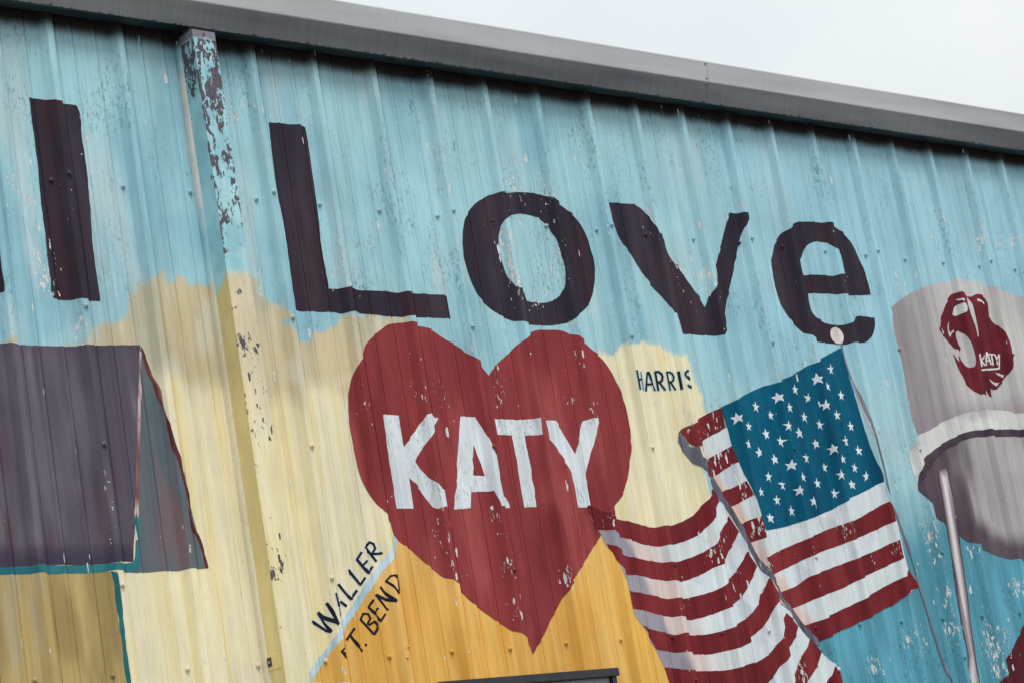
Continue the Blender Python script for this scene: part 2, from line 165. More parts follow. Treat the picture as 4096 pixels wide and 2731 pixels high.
'wave_red5':{'polys':[[(2.6675,2.5185),(2.7503,2.5062),(2.7903,2.4958),(2.9207,2.4887),(3.0384,2.4845),(3.0966,2.4881),(3.2276,2.5102),(3.2106,2.499),(3.3303,2.5423),(3.3988,2.5967),(3.4239,2.6443),(3.4694,2.6987),(3.4902,2.7157),(3.551,2.6507),(3.5014,2.5901),(3.4671,2.5634),(3.4247,2.5205),(3.3616,2.4703),(3.2836,2.4148),(3.1125,2.3274),(2.6994,2.3825),(2.6823,2.4517)]],
'holes':[]},
'wave_red6':{'polys':[[(3.6073,2.5905),(3.6715,2.5314),(3.645,2.4969),(3.5986,2.4495),(3.5303,2.3996),(3.3988,2.3088),(3.369,2.3158),(3.416,2.4007),(3.471,2.4499),(3.5137,2.5033),(3.5897,2.5643)]],
'holes':[]},
'wave_red7':{'polys':[[(3.7041,2.4595),(3.7688,2.385),(3.7776,2.2883),(3.5759,2.3019),(3.662,2.3915),(3.6908,2.4206)]],
'holes':[]},
'drum':{'polys':[[(4.6921,4.1843),(4.7397,4.2102),(4.8434,4.2571),(4.9307,4.2895),(5.0985,4.3297),(5.2125,4.3504),(5.3004,4.368),(5.3237,4.359),(5.4353,4.3565),(5.5347,4.3306),(5.6132,4.3229),(5.7031,4.3059),(5.816,4.2924),(5.9954,4.2634),(6.0838,4.2322),(6.0061,3.9478),(5.8362,3.5917),(5.5359,3.6369),(5.3268,3.6633),(5.1934,3.657),(5.0579,3.6385),(4.9075,3.5977),(4.7771,3.5539),(4.6404,3.5201),(4.6227,3.6153),(4.6251,3.7351),(4.632,3.8315),(4.6318,3.9443),(4.6263,4.0412),(4.6403,4.1231)]],
'holes':[]},
'ring':{'polys':[[(4.643,3.528),(4.7798,3.5619),(4.9089,3.6094),(5.0607,3.6467),(5.1963,3.6653),(5.3303,3.6733),(5.4622,3.6697),(5.5404,3.6496),(5.8372,3.5998),(5.8254,3.5103),(5.5262,3.5646),(5.2487,3.56),(5.1316,3.5572),(5.0101,3.5359),(4.8835,3.4985),(4.7673,3.4497),(4.6923,3.4096),(4.6108,3.3416),(4.5975,3.291),(4.5931,3.3306),(4.5842,3.3778),(4.5851,3.4252),(4.6036,3.4704)]],
'holes':[]},
'shadow_arc':{'polys':[[(4.6976,3.4255),(4.77,3.4577),(4.8862,3.5065),(5.0128,3.5441),(5.1332,3.5652),(5.2516,3.5683),(5.5272,3.5727),(5.8276,3.5266),(5.8222,3.4859),(5.5222,3.5342),(5.2389,3.5319),(5.1441,3.5303),(5.014,3.5099),(4.9,3.4728),(4.7966,3.4258),(4.7161,3.3699),(4.6159,3.3084),(4.597,3.2834),(4.6085,3.3424)]],
'holes':[]},
'bowl':{'polys':[[(4.598,3.2909),(4.6168,3.316),(4.7187,3.3778),(4.7993,3.4338),(4.9021,3.4807),(5.0167,3.5181),(5.1527,3.5397),(5.2418,3.5402),(5.5233,3.5422),(5.8233,3.494),(5.6172,2.9088),(5.3121,2.9006),(5.1673,2.9165),(5.0461,2.947),(4.9979,2.9646),(5,2.9963),(4.9242,2.9911),(4.9024,3.0022),(4.8491,3.0272),(4.7965,3.0558),(4.7468,3.0921),(4.6911,3.1284),(4.6884,3.1756),(4.6228,3.2077),(4.6068,3.236),(4.5952,3.2629),(4.5979,3.294)]],
'holes':[]},
'leg':{'polys':[[(4.782,3.3634),(4.8239,3.377),(4.8595,3.3713),(4.8617,3.3409),(4.847,3.2054),(4.8279,3.0076),(4.8157,2.8748),(4.8015,2.7426),(4.7787,2.604),(4.763,2.4509),(4.7502,2.3248),(4.7294,2.2237),(4.6316,2.2252),(4.6418,2.3255),(4.7025,2.4542),(4.7049,2.569),(4.7126,2.6995),(4.722,2.7998),(4.7313,2.9153),(4.7481,3.041),(4.763,3.2142),(4.7708,3.3411)]],
'holes':[]},
'dark_red_shape':{'polys':[[(5.1979,2.5852),(5.1154,2.5181),(5.0352,2.4511),(4.949,2.4038),(4.9976,2.3684),(4.9135,2.3319),(4.9022,2.3154),(4.8185,2.2183),(5.4435,2.1755),(5.6523,2.7267)]],
'holes':[]},
'emblem':{'polys':[[(5.2028,4.2799),(5.2215,4.2823),(5.3076,4.2945),(5.3137,4.2754),(5.3471,4.2681),(5.39,4.2844),(5.4162,4.2909),(5.4418,4.2868),(5.4725,4.268),(5.4838,4.2428),(5.4792,4.2066),(5.4705,4.1702),(5.4859,4.1452),(5.5171,4.1237),(5.5308,4.0931),(5.5437,4.061),(5.5555,4.0256),(5.5553,3.9796),(5.5491,3.9284),(5.5323,3.8884),(5.5193,3.8676),(5.4844,3.8443),(5.4372,3.8072),(5.3989,3.7841),(5.3658,3.7808),(5.3396,3.7867),(5.3367,3.7394),(5.3232,3.7498),(5.3076,3.7845),(5.3015,3.7443),(5.223,3.7465),(5.2082,3.7667),(5.1718,3.7888),(5.144,3.8143),(5.1312,3.8547),(5.1147,3.8943),(5.1071,3.9289),(5.0995,3.9636),(5.135,3.919),(5.1346,3.9515),(5.1563,3.9255),(5.1792,3.9012),(5.2095,3.89),(5.224,3.8908),(5.2307,3.9084),(5.2368,3.9487),(5.2327,3.9937),(5.2252,4.0358),(5.2122,4.0707),(5.1872,4.0845),(5.1609,4.0759),(5.1545,4.0456),(5.1621,4.0107),(5.1749,3.9911),(5.1578,3.9755),(5.1386,3.9986),(5.1519,3.9813),(5.1168,3.9916),(5.0932,4.0132),(5.0583,4.0469),(5.0324,4.0701),(5.0308,4.0902),(5.0548,4.1167),(5.065,4.1472),(5.1022,4.1891),(5.1377,4.2298),(5.1641,4.2577)]],
'holes':[[(5.1885,4.2032),(5.2105,4.2178),(5.3015,4.235),(5.3087,4.2216),(5.3047,4.1985),(5.2264,4.1715),(5.1816,4.1599),(5.1668,4.1668)],[(5.3185,4.2731),(5.3337,4.2506),(5.3541,4.2057),(5.3554,4.1498),(5.3389,4.0567),(5.3341,4.0572),(5.3348,4.118),(5.3217,4.1789),(5.315,4.2397)],[(5.4031,4.2645),(5.4307,4.2633),(5.4469,4.2448),(5.4455,4.2294),(5.4334,4.248),(5.401,4.2516)],[(5.0519,4.0966),(5.0651,4.0671),(5.0586,4.0594),(5.0455,4.083)],[(5.1265,4.1348),(5.1044,4.1038),(5.0985,4.0634),(5.1043,4.0461),(5.1411,4.0789),(5.1406,4.0889),(5.1151,4.0666),(5.1094,4.0889)],[(5.3434,3.857),(5.3614,3.836),(5.3882,3.8216),(5.4352,3.8201),(5.4043,3.7993),(5.3703,3.8161)],[(5.4151,3.8753),(5.4469,3.8674),(5.4867,3.8621),(5.4772,3.8466),(5.4377,3.8552)],[(5.2119,4.2477),(5.2996,4.2527),(5.2526,4.2343),(5.214,4.2409)]]},
'tower_K':{'polys':[[(5.3149,3.9675),(5.3288,3.9694),(5.3233,3.9011),(5.3094,3.8993)],[(5.3567,3.9662),(5.3654,3.9632),(5.3257,3.9291),(5.317,3.9321)],[(5.3178,3.9336),(5.3285,3.9378),(5.344,3.9068),(5.3364,3.9033)]],
'holes':[]},
'tower_A':{'polys':[[(5.3773,3.9805),(5.3893,3.9807),(5.3602,3.9065),(5.3423,3.9049)],[(5.3795,3.9768),(5.3918,3.9796),(5.404,3.9141),(5.3917,3.9113)],[(5.3677,3.9291),(5.3682,3.9351),(5.3933,3.9384),(5.3927,3.9324)]],
'holes':[]},
'tower_T':{'polys':[[(5.3952,3.9648),(5.398,3.972),(5.4412,3.9714),(5.4396,3.9645)],[(5.413,3.9658),(5.4254,3.9674),(5.4193,3.9114),(5.4069,3.9099)]],
'holes':[]},
'tower_Y':{'polys':[[(5.4371,3.9654),(5.4436,3.9676),(5.46,3.944),(5.4435,3.9394)],[(5.4817,3.9727),(5.4902,3.9701),(5.459,3.9411),(5.4445,3.9422)],[(5.4443,3.9431),(5.461,3.9453),(5.4474,3.9132),(5.4392,3.913)]],
'holes':[]},
'tower_line':{'polys':[[(5.4839,3.9714),(5.4929,3.9716),(5.4639,3.8944),(5.4495,3.8929)],[(5.4647,3.899),(5.4624,3.8898),(5.307,3.8788),(5.3092,3.8879)]],
'holes':[]}}
WORDS = {'HARRIS':[('H',[[(2.7915,3.8014),(2.8011,3.8028),(2.8006,3.7141),(2.7913,3.7129)],[(2.816,3.7961),(2.8552,3.807),(2.8518,3.7224),(2.8126,3.7119)],[(2.7963,3.7538),(2.7983,3.763),(2.853,3.774),(2.851,3.7648)]],[[(2.7891,3.8015),(2.807,3.8037),(2.8064,3.715),(2.7888,3.713)],[(2.8101,3.7953),(2.8611,3.8078),(2.8577,3.7232),(2.8067,3.7111)],[(2.7954,3.7496),(2.7992,3.7672),(2.8539,3.7783),(2.8501,3.7605)]]),('A',[[(2.8891,3.8072),(2.8987,3.8061),(2.869,3.7175),(2.857,3.7179)],[(2.8926,3.8055),(2.9012,3.8077),(2.9248,3.7213),(2.9079,3.7168)],[(2.8761,3.7448),(2.8786,3.7544),(2.9115,3.7543),(2.9077,3.7443)]],[[(2.8834,3.8074),(2.9026,3.8054),(2.8747,3.7173),(2.8513,3.7181)],[(2.8867,3.8039),(2.9063,3.8091),(2.9306,3.7229),(2.9023,3.7154)],[(2.875,3.7405),(2.8797,3.7586),(2.9142,3.7591),(2.9066,3.7401)]]),('R',[[(2.9359,3.8074),(2.95,3.8094),(2.9477,3.722),(2.9336,3.72)],[(2.9391,3.8015),(2.9418,3.8121),(2.97,3.8129),(2.9672,3.8023)],[(2.9554,3.8048),(2.9658,3.8138),(2.9875,3.802),(2.9769,3.793)],[(2.9706,3.8002),(2.9852,3.8046),(2.9914,3.7846),(2.9769,3.7802)],[(2.9778,3.7895),(2.9918,3.7881),(2.9808,3.7657),(2.9669,3.7671)],[(2.9752,3.7759),(2.9836,3.7686),(2.9631,3.7556),(2.9547,3.7628)],[(2.9681,3.7674),(2.9669,3.7569),(2.9426,3.7544),(2.9437,3.7649)],[(2.9519,3.7555),(2.9635,3.7614),(2.9909,3.7272),(2.9792,3.7214)]],[[(2.93,3.8065),(2.956,3.8103),(2.9537,3.7228),(2.9277,3.7192)],[(2.938,3.7972),(2.9429,3.8164),(2.9748,3.8173),(2.9699,3.7981)],[(2.9484,3.8026),(2.9674,3.8189),(2.9944,3.8042),(2.9754,3.7879)],[(2.964,3.8009),(2.9903,3.8089),(2.9973,3.7836),(2.9718,3.7759)],[(2.9736,3.7928),(2.9978,3.79),(2.9851,3.7624),(2.96,3.765)],[(2.975,3.7808),(2.9901,3.7677),(2.9633,3.7507),(2.9482,3.7638)],[(2.9723,3.7721),(2.9703,3.7531),(2.9422,3.7502),(2.9442,3.7691)],[(2.9465,3.7528),(2.9689,3.7641),(2.9962,3.7299),(2.9738,3.7187)]]),('R.001',[[(3.0038,3.8081),(3.0214,3.8115),(3.0214,3.7252),(3.0039,3.7219)],[(3.0064,3.8015),(3.0082,3.8103),(3.0372,3.8129),(3.0353,3.8041)],[(3.0253,3.8059),(3.0338,3.8135),(3.0566,3.802),(3.0481,3.7945)],[(3.0427,3.8005),(3.0548,3.804),(3.0601,3.7849),(3.048,3.7814)],[(3.0489,3.7891),(3.0605,3.788),(3.0509,3.7682),(3.0393,3.7694)],[(3.0465,3.7767),(3.053,3.7704),(3.0311,3.7575),(3.0247,3.7638)],[(3.0367,3.7669),(3.0334,3.7581),(3.0148,3.7581),(3.0202,3.7675)],[(3.0229,3.7578),(3.0341,3.7627),(3.0557,3.729),(3.0445,3.7241)]],[[(3,3.8077),(3.0274,3.8124),(3.0274,3.7261),(3,3.7216)],[(3.0054,3.7972),(3.0092,3.8146),(3.042,3.8174),(3.0382,3.8)],[(3.0182,3.8036),(3.0351,3.8186),(3.0636,3.8044),(3.0467,3.7894)],[(3.0361,3.8014),(3.0601,3.8083),(3.0668,3.7841),(3.0428,3.7772)],[(3.0446,3.7924),(3.0675,3.7902),(3.0552,3.7649),(3.0323,3.7672)],[(3.0467,3.7817),(3.0595,3.7693),(3.031,3.7525),(3.0179,3.7648)],[(3.042,3.771),(3.0355,3.7537),(3.0112,3.7532),(3.0218,3.7718)],[(3.0158,3.7549),(3.0397,3.7651),(3.0613,3.7314),(3.039,3.7217)]]),('I',[[(3.076,3.8113),(3.0837,3.8111),(3.0839,3.7268),(3.0763,3.727)]],[[(3.0736,3.8113),(3.0862,3.811),(3.0864,3.7268),(3.0738,3.727)]]),('S',[[(3.1593,3.8225),(3.1582,3.8124),(3.1066,3.8005),(3.1077,3.8105)],[(3.1115,3.8117),(3.1195,3.8049),(3.0995,3.7923),(3.0948,3.8001)],[(3.0955,3.8018),(3.1071,3.8015),(3.1025,3.7841),(3.0936,3.7852)],[(3.0933,3.7878),(3.1005,3.7928),(3.1127,3.7788),(3.1002,3.7722)],[(3.0966,3.776),(3.1067,3.7839),(3.1618,3.7813),(3.116,3.7631)],[(3.0947,3.7412),(3.1027,3.7473),(3.1161,3.7358),(3.1047,3.7287)],[(3.1007,3.7307),(3.1075,3.74),(3.1619,3.7452),(3.12,3.7261)]],[[(3.1598,3.8268),(3.1578,3.8081),(3.1022,3.7958),(3.1043,3.8143)],[(3.1113,3.8167),(3.1612,3.8142),(3.0997,3.7874),(3.0921,3.8022)],[(3.0933,3.8053),(3.1138,3.8045),(3.1077,3.7815),(3.0908,3.7834)],[(3.0904,3.7883),(3.1041,3.7978),(3.1199,3.7795),(3.0968,3.7674)],[(3.0937,3.7753),(3.1087,3.7891),(3.1664,3.7848),(3.1114,3.7596)],[(3.0927,3.7389),(3.1077,3.7505),(3.1584,3.747),(3.1019,3.7237)],[(3.0959,3.7278),(3.1071,3.7449),(3.1649,3.7494),(3.117,3.7219)]])],
'WALLER':[('W',[[(0.8713,2.788),(0.882,2.798),(0.9525,2.7497),(0.9482,2.7412)],[(0.9537,2.7501),(0.9475,2.7454),(0.9062,2.8205),(0.9188,2.8267)],[(0.9079,2.8185),(0.9171,2.8287),(0.9806,2.7743),(0.9712,2.7642)],[(0.9802,2.7727),(0.9661,2.7674),(0.9446,2.8535),(0.9515,2.8573)]],[[(0.8692,2.7854),(0.8857,2.8011),(0.9538,2.7522),(0.9469,2.7386)],[(0.9555,2.7514),(0.9456,2.744),(0.9025,2.8187),(0.9225,2.8285)],[(0.9053,2.8157),(0.9197,2.8315),(0.9832,2.7771),(0.9686,2.7614)],[(0.9841,2.7742),(0.9628,2.766),(0.9427,2.8525),(0.9534,2.8584)]]),('A',[[(0.9792,2.8867),(1.0153,2.8943),(1.0209,2.8432),(0.9848,2.8358)],[(1.0194,2.8568),(1.0285,2.8646),(1.0552,2.8448),(1.0461,2.8371)],[(1.0156,2.8422),(1.0186,2.8424),(1.0192,2.8051),(1.0162,2.8049)]],[[(0.9751,2.8861),(1.0196,2.895),(1.0251,2.8438),(0.9806,2.8352)],[(1.0163,2.8542),(1.0316,2.8671),(1.0583,2.8474),(1.043,2.8345)],[(0.9862,2.8361),(1.0228,2.8428),(1.0234,2.8055),(0.9868,2.799)]]),('L',[[(1.0212,2.9238),(1.0321,2.93),(1.0795,2.8678),(1.07,2.8619)],[(1.0763,2.8618),(1.0687,2.8682),(1.1061,2.9037),(1.1158,2.8978)]],[[(1.0176,2.9218),(1.0357,2.9321),(1.0854,2.8703),(1.0674,2.8601)],[(1.0795,2.8599),(1.0663,2.8703),(1.1029,2.9057),(1.119,2.8959)]]),('L.001',[[(1.0769,2.9761),(1.0907,2.9826),(1.138,2.9214),(1.1275,2.9158)],[(1.134,2.9167),(1.1258,2.922),(1.1567,2.9509),(1.165,2.9456)]],[[(1.0734,2.9742),(1.0944,2.9847),(1.1418,2.9234),(1.1238,2.9137)],[(1.1372,2.9147),(1.1227,2.924),(1.1536,2.9529),(1.1679,2.9435)]]),('E',[[(1.1583,3.0493),(1.1668,3.0442),(1.136,3.0138),(1.1276,3.0189)],[(1.1264,3.0157),(1.1382,3.0226),(1.1846,2.9654),(1.1727,2.9585)],[(1.1793,2.9593),(1.1719,2.9645),(1.2001,2.9926),(1.2089,2.9878)],[(1.1597,2.9907),(1.1535,2.9958),(1.1764,3.015),(1.1833,3.01)]],[[(1.1551,3.0512),(1.1692,3.042),(1.1392,3.0119),(1.1243,3.0209)],[(1.1228,3.0135),(1.1418,3.0247),(1.1905,2.9681),(1.1701,2.9566)],[(1.1834,2.9577),(1.1696,2.9666),(1.1967,2.9944),(1.2123,2.9859)],[(1.1625,2.9883),(1.1507,2.9982),(1.1741,3.0175),(1.1882,3.0082)]]),('R',[[(1.1744,3.0628),(1.187,3.0689),(1.2318,3.0097),(1.221,3.0041)],[(1.1867,3.0604),(1.1766,3.0655),(1.205,3.0883),(1.213,3.0827)],[(1.2004,3.0802),(1.2062,3.0885),(1.2308,3.0796),(1.225,3.0713)],[(1.2184,3.0777),(1.2295,3.0808),(1.2364,3.0579),(1.2253,3.0547)],[(1.2279,3.0639),(1.2368,3.0591),(1.2125,3.0335),(1.2037,3.0383)],[(1.2133,3.033),(1.2141,3.0427),(1.253,3.0425),(1.2526,3.0329)]],[[(1.1717,3.0611),(1.192,3.0712),(1.2357,3.0117),(1.2172,3.0021)],[(1.191,3.0586),(1.174,3.0677),(1.204,3.0922),(1.2181,3.0823)],[(1.1958,3.0779),(1.206,3.0926),(1.2355,3.0819),(1.2251,3.0672)],[(1.2134,3.0786),(1.2331,3.0841),(1.2413,3.057),(1.2216,3.0515)],[(1.2263,3.0676),(1.242,3.0591),(1.2159,3.0316),(1.2003,3.0401)],[(1.2131,3.0295),(1.2144,3.0461),(1.2531,3.046),(1.2525,3.0295)]])],
'FT_BEND':[('F',[[(1.0127,2.6998),(1.0201,2.6958),(0.9712,2.6652),(0.964,2.6692)],[(0.9634,2.6685),(0.9714,2.6725),(1.0178,2.6482),(0.9846,2.6393)]],[]),('T',[[(1.0675,2.7595),(1.0739,2.7533),(1.03,2.7106),(1.0214,2.7163)],[(1.0393,2.73),(1.0506,2.7355),(1.0974,2.6696),(1.0846,2.6639)]],[]),('dot',[[(1.1071,2.6871),(1.1089,2.6965),(1.1199,2.6959),(1.1181,2.6865)]],[]),('B',[[(1.1008,2.7866),(1.1101,2.7921),(1.1659,2.7306),(1.1566,2.7251)],[(1.1092,2.7851),(1.1007,2.7889),(1.1211,2.8143),(1.1296,2.8104)],[(1.1191,2.8063),(1.1214,2.8144),(1.151,2.8114),(1.1487,2.8033)],[(1.1407,2.8084),(1.1505,2.8118),(1.16,2.7899),(1.1502,2.7866)],[(1.1518,2.7949),(1.1602,2.7909),(1.1388,2.7656),(1.1304,2.7696)],[(1.1427,2.7611),(1.1383,2.7688),(1.1706,2.7822),(1.1736,2.7742)],[(1.1642,2.7767),(1.1717,2.7818),(1.187,2.7659),(1.1754,2.7598)],[(1.1736,2.7678),(1.1858,2.7679),(1.1812,2.7466),(1.1715,2.7471)],[(1.174,2.7543),(1.1833,2.7499),(1.1649,2.7257),(1.1558,2.7301)]],[]),('E',[[(1.1757,2.8631),(1.1846,2.8585),(1.1562,2.8304),(1.1485,2.8352)],[(1.1477,2.8322),(1.1579,2.8381),(1.2082,2.7794),(1.1979,2.7736)],[(1.2049,2.7743),(1.197,2.7789),(1.2266,2.8086),(1.2346,2.8039)],[(1.1797,2.8087),(1.1736,2.8136),(1.1971,2.8322),(1.2039,2.8275)]],[]),('N',[[(1.1919,2.8786),(1.2033,2.8845),(1.2478,2.8198),(1.2402,2.8147)],[(1.1962,2.8736),(1.2024,2.8846),(1.2732,2.8517),(1.2676,2.8408)],[(1.2731,2.8479),(1.266,2.8416),(1.2202,2.9064),(1.2296,2.9134)]],[]),('D',[[(1.2468,2.9276),(1.251,2.9329),(1.2918,2.877),(1.2829,2.8707)],[(1.2506,2.9237),(1.2477,2.9297),(1.2622,2.9486),(1.2652,2.9427)],[(1.2612,2.9404),(1.261,2.948),(1.2826,2.9496),(1.283,2.9421)],[(1.274,2.9445),(1.2816,2.9499),(1.3205,2.945),(1.2863,2.9334)],[(1.2889,2.9388),(1.319,2.9452),(1.2886,2.8802),(1.2851,2.88)]],[])]}
STARS = [(3.392,3.5977,0.0311),(3.5505,3.6577,0.0289),(3.6958,3.7002,0.0329),(3.844,3.746,0.0274),(3.9208,3.7056,0.0286),(3.9991,3.7955,0.0337),(4.1266,3.8512,0.0305),(4.1642,3.7232,0.0302),(3.4773,3.5655,0.0242),(3.6395,3.6202,0.0257),(3.7825,3.6589,0.0238),(4.0097,3.6661,0.029),(4.106,3.6273,0.0299),(3.8711,3.6141,0.0284),(3.7128,3.5624,0.0257),(3.5842,3.5297,0.0299),(3.4178,3.4743,0.0229),(3.8108,3.5366,0.0288),(3.9688,3.5798,0.0296),(4.1894,3.5739,0.0323),(3.5112,3.4429,0.0262),(3.6725,3.4972,0.0278),(3.9119,3.487,0.0278),(4.1285,3.5023,0.0286),(4.0047,3.458,0.0299),(4.2089,3.4565,0.0287),(4.084,3.4162,0.0204),(3.6059,3.4112,0.025),(3.6943,3.3809,0.0314),(3.8247,3.4202,0.0312),(3.9406,3.3748,0.0281),(4.1559,3.3737,0.0273),(3.544,3.3328,0.0262),(3.6237,3.2952,0.0291),(3.779,3.3293,0.02),(3.8689,3.3012,0.0256),(4.015,3.3329,0.0259),(4.2252,3.3315,0.0286),(3.4743,3.2623,0.0185),(3.7045,3.2606,0.0291),(4.1096,3.2927,0.0282),(3.9743,3.252,0.0291),(3.5697,3.2235,0.0283),(3.815,3.2148,0.0274),(3.6533,3.1734,0.0273),(3.4992,3.1429,0.0292),(4.0803,3.7663,0.0174)]
POLE = [(4.2485,3.9923),(4.2465,3.9091),(4.2677,3.8072),(4.2925,3.7368),(4.3044,3.6463),(4.3208,3.5328),(4.331,3.4162),(4.3368,3.3417),(4.3347,3.2798),(4.3856,3.1714),(4.4184,3.0167),(4.4488,2.8167),(4.4638,2.717),(4.4892,2.5413),(4.5152,2.4039),(4.5469,2.3373),(4.5784,2.2345)]
BALL = [(4.2254,4.0203),(4.2429,4.062),(4.2732,4.0234)]
REGION = {'cream1':[(-0.4708,3.8022),(0.0537,3.8114),(0.073,3.8535),(0.1442,3.8899),(0.2027,3.9224),(0.2564,3.9726),(0.2986,4.0179),(0.3427,4.0637),(0.4025,4.1095),(0.4397,4.124),(0.4555,4.0908),(0.4946,4.1148),(0.5381,4.1204),(0.5595,4.0806),(0.6166,4.0746),(0.6791,4.1024),(0.7356,4.1349),(0.8218,4.1207),(0.8333,4.0575),(0.8718,4.0391),(0.9258,4.0303),(0.9556,3.9866),(0.9634,3.9455),(0.987,3.9082),(1.0182,3.8679),(1.052,3.8435),(1.0935,3.9028),(1.1905,3.965),(1.2019,3.9916),(1.2534,3.9803),(1.3215,3.997),(1.5722,3.9907),(1.6846,3.784),(1.5783,3.3805),(1.4586,3.0675),(1.3851,2.8802),(1.1277,2.5867),(0.8826,2.4829),(0.1533,2.4212),(-0.6325,2.4812)],
'cream_low':[(-0.4874,3.6661),(0.147,3.6814),(0.3245,3.6947),(0.4124,3.7272),(0.4927,3.705),(0.5612,3.7001),(0.641,3.6909),(0.7241,3.7202),(0.7711,3.6705),(0.8291,3.648),(0.892,3.6681),(0.9609,3.6239),(1.0264,3.7027),(1.1397,3.6926),(1.2253,3.7332),(1.1407,3.7054),(1.2092,3.6557),(1.4267,3.7123),(1.5783,3.3805),(1.4586,3.0675),(1.3851,2.8802),(1.1277,2.5867),(0.8826,2.4829),(0.1533,2.4212),(-0.6325,2.4812)],
'cream2':[(2.4839,3.885),(2.5937,3.8926),(2.6502,3.8809),(2.7115,3.9006),(2.7678,3.9281),(2.8574,3.935),(2.9025,3.934),(2.9818,3.9176),(3.0469,3.8979),(3.0802,3.889),(3.1012,3.8853),(3.1568,3.8965),(3.1592,3.8671),(3.1783,3.8234),(3.189,3.7868),(3.2062,3.7494),(3.2273,3.6993),(3.2088,3.639),(3.3315,3.594),(3.0951,3.3654),(3.0978,3.3461),(3.103,3.3163),(3.0988,3.2717),(3.1076,3.2456),(3.1646,3.1785),(3.0044,3.0386),(2.575,3.049),(2.4649,3.1788),(2.4161,3.2568),(2.3152,3.4111)]}
WEAR = [(1.8835,4.6861,0.06,0.8),(1.8678,4.7247,0.05,0.8),(1.8816,4.5524,0.06,0.8),(2.1895,4.7071,0.05,0.7),(2.3046,4.736,0.04,0.7),(2.301,4.6044,0.07,1),(2.4866,4.6688,0.05,0.8),(2.4986,4.6036,0.06,0.8),(1.8915,4.4344,0.05,0.8),(3.0931,4.5334,0.06,1),(3.1047,4.4796,0.05,1),(2.4677,4.53,0.06,0.8),(1.2672,4.1688,0.08,0.8),(1.2802,4.222,0.06,0.7),(2.1705,4.3535,0.09,0.9),(2.1801,4.244,0.08,0.9),(2.1985,4.1386,0.06,1),(2.2904,4.1102,0.06,1),(2.4838,4.3203,0.05,0.9),(2.4319,4.2325,0.06,0.8),(1.4559,4.3175,0.04,0.8),(1.877,4.2596,0.05,0.7),(2.4969,3.9974,0.04,0.8),(3.3884,4.2551,0.08,1),(3.3949,4.2146,0.06,1),(3.2115,4.3162,0.08,0.9),(3.8149,4.2511,0.05,0.9),(4.9223,4.3615,0.05,0.9),(4.7809,4.2876,0.05,0.8),(4.3841,4.3394,0.05,0.7),(3.7042,3.8073,0.05,0.8),(4.0076,3.9247,0.04,0.8),(5.2309,4.6891,0.06,0.9),(5.54,4.5813,0.08,1),(5.5441,4.6514,0.05,0.9),(5.7157,4.6127,0.06,0.9),(5.8281,4.5973,0.05,0.9),(4.9227,4.3649,0.05,0.9),(3.4049,4.483,0.05,0.8),(3.7146,4.6306,0.04,0.9),(4.0137,4.5819,0.03,0.9),(-0.0816,4.1057,0.07,1),(-0.0881,4.153,0.06,0.9),(-0.0694,4.0528,0.07,1.1),(0.0349,3.8755,0.06,0.9),(-0.1504,4.4185,0.06,0.8),(-0.135,4.3414,0.07,0.8),(-0.0995,4.357,0.06,0.9),(-0.1275,4.732,0.06,0.6),(0.1819,4.6154,0.06,0.8),(0.8722,4.7875,0.05,0.8),(0.9835,4.7955,0.04,0.9),(4.601,3.0427,0.06,0.9),(4.5441,3.1072,0.04,0.9),(4.6201,2.7581,0.06,0.9),(4.8864,2.4829,0.07,1),(4.9077,2.4648,0.06,1.05),(4.9041,2.3656,0.06,1),(4.8884,2.5603,0.06,0.9),(5.0348,2.5214,0.07,0.75),(4.901,2.959,0.05,0.9),(4.9239,2.9517,0.04,0.9),(5.2071,2.7753,0.06,1),(4.2844,2.5664,0.06,0.9),(4.4047,2.5379,0.04,0.9),(3.9883,2.434,0.05,0.9),(4.6022,2.58,0.06,0.9),(4.5996,2.9577,0.05,0.9),(3.3941,3.1059,0.06,1.1),(3.3987,2.9243,0.04,0.95),(3.1966,3.3951,0.06,0.9),(3.2973,3.4244,0.05,0.8),(3.361,3.2785,0.07,0.9),(2.8852,2.7926,0.05,0.8),(3.1584,3.0295,0.06,0.8),(3.0842,2.9995,0.06,0.9),(3.1914,2.8161,0.07,0.9),(3.9965,3.083,0.07,0.9),(4.1461,2.932,0.05,0.8),(3.5094,2.4471,0.07,1),(4.3156,2.9965,0.05,0.8),(3.7185,2.9729,0.05,0.7),(3.0922,3.5587,0.07,0.8),(3.2615,3.597,0.05,0.8),(3.1862,3.5084,0.05,0.8),(2.0056,3.7059,0.06,0.9),(1.9927,3.6638,0.06,0.9),(2.3987,3.6719,0.05,0.9),(2.4828,3.836,0.05,0.9),(2.4976,3.6102,0.05,0.8),(2.2032,3.6055,0.04,0.8),(1.5722,3.7071,0.07,0.8),(1.6937,3.6783,0.06,0.8),(1.2713,3.616,0.05,0.8),(1.5762,3.1341,0.07,0.8),(1.5957,3.0316,0.08,0.9),(1.8763,2.9669,0.06,0.9),(1.8951,2.7915,0.07,0.9),(2.1744,2.9009,0.05,0.9),(1.8747,3.1432,0.05,0.9),(1.3294,3.2595,0.04,0.8),(2.4746,3.1435,0.03,1),(0.9704,2.6017,0.05,0.6)]

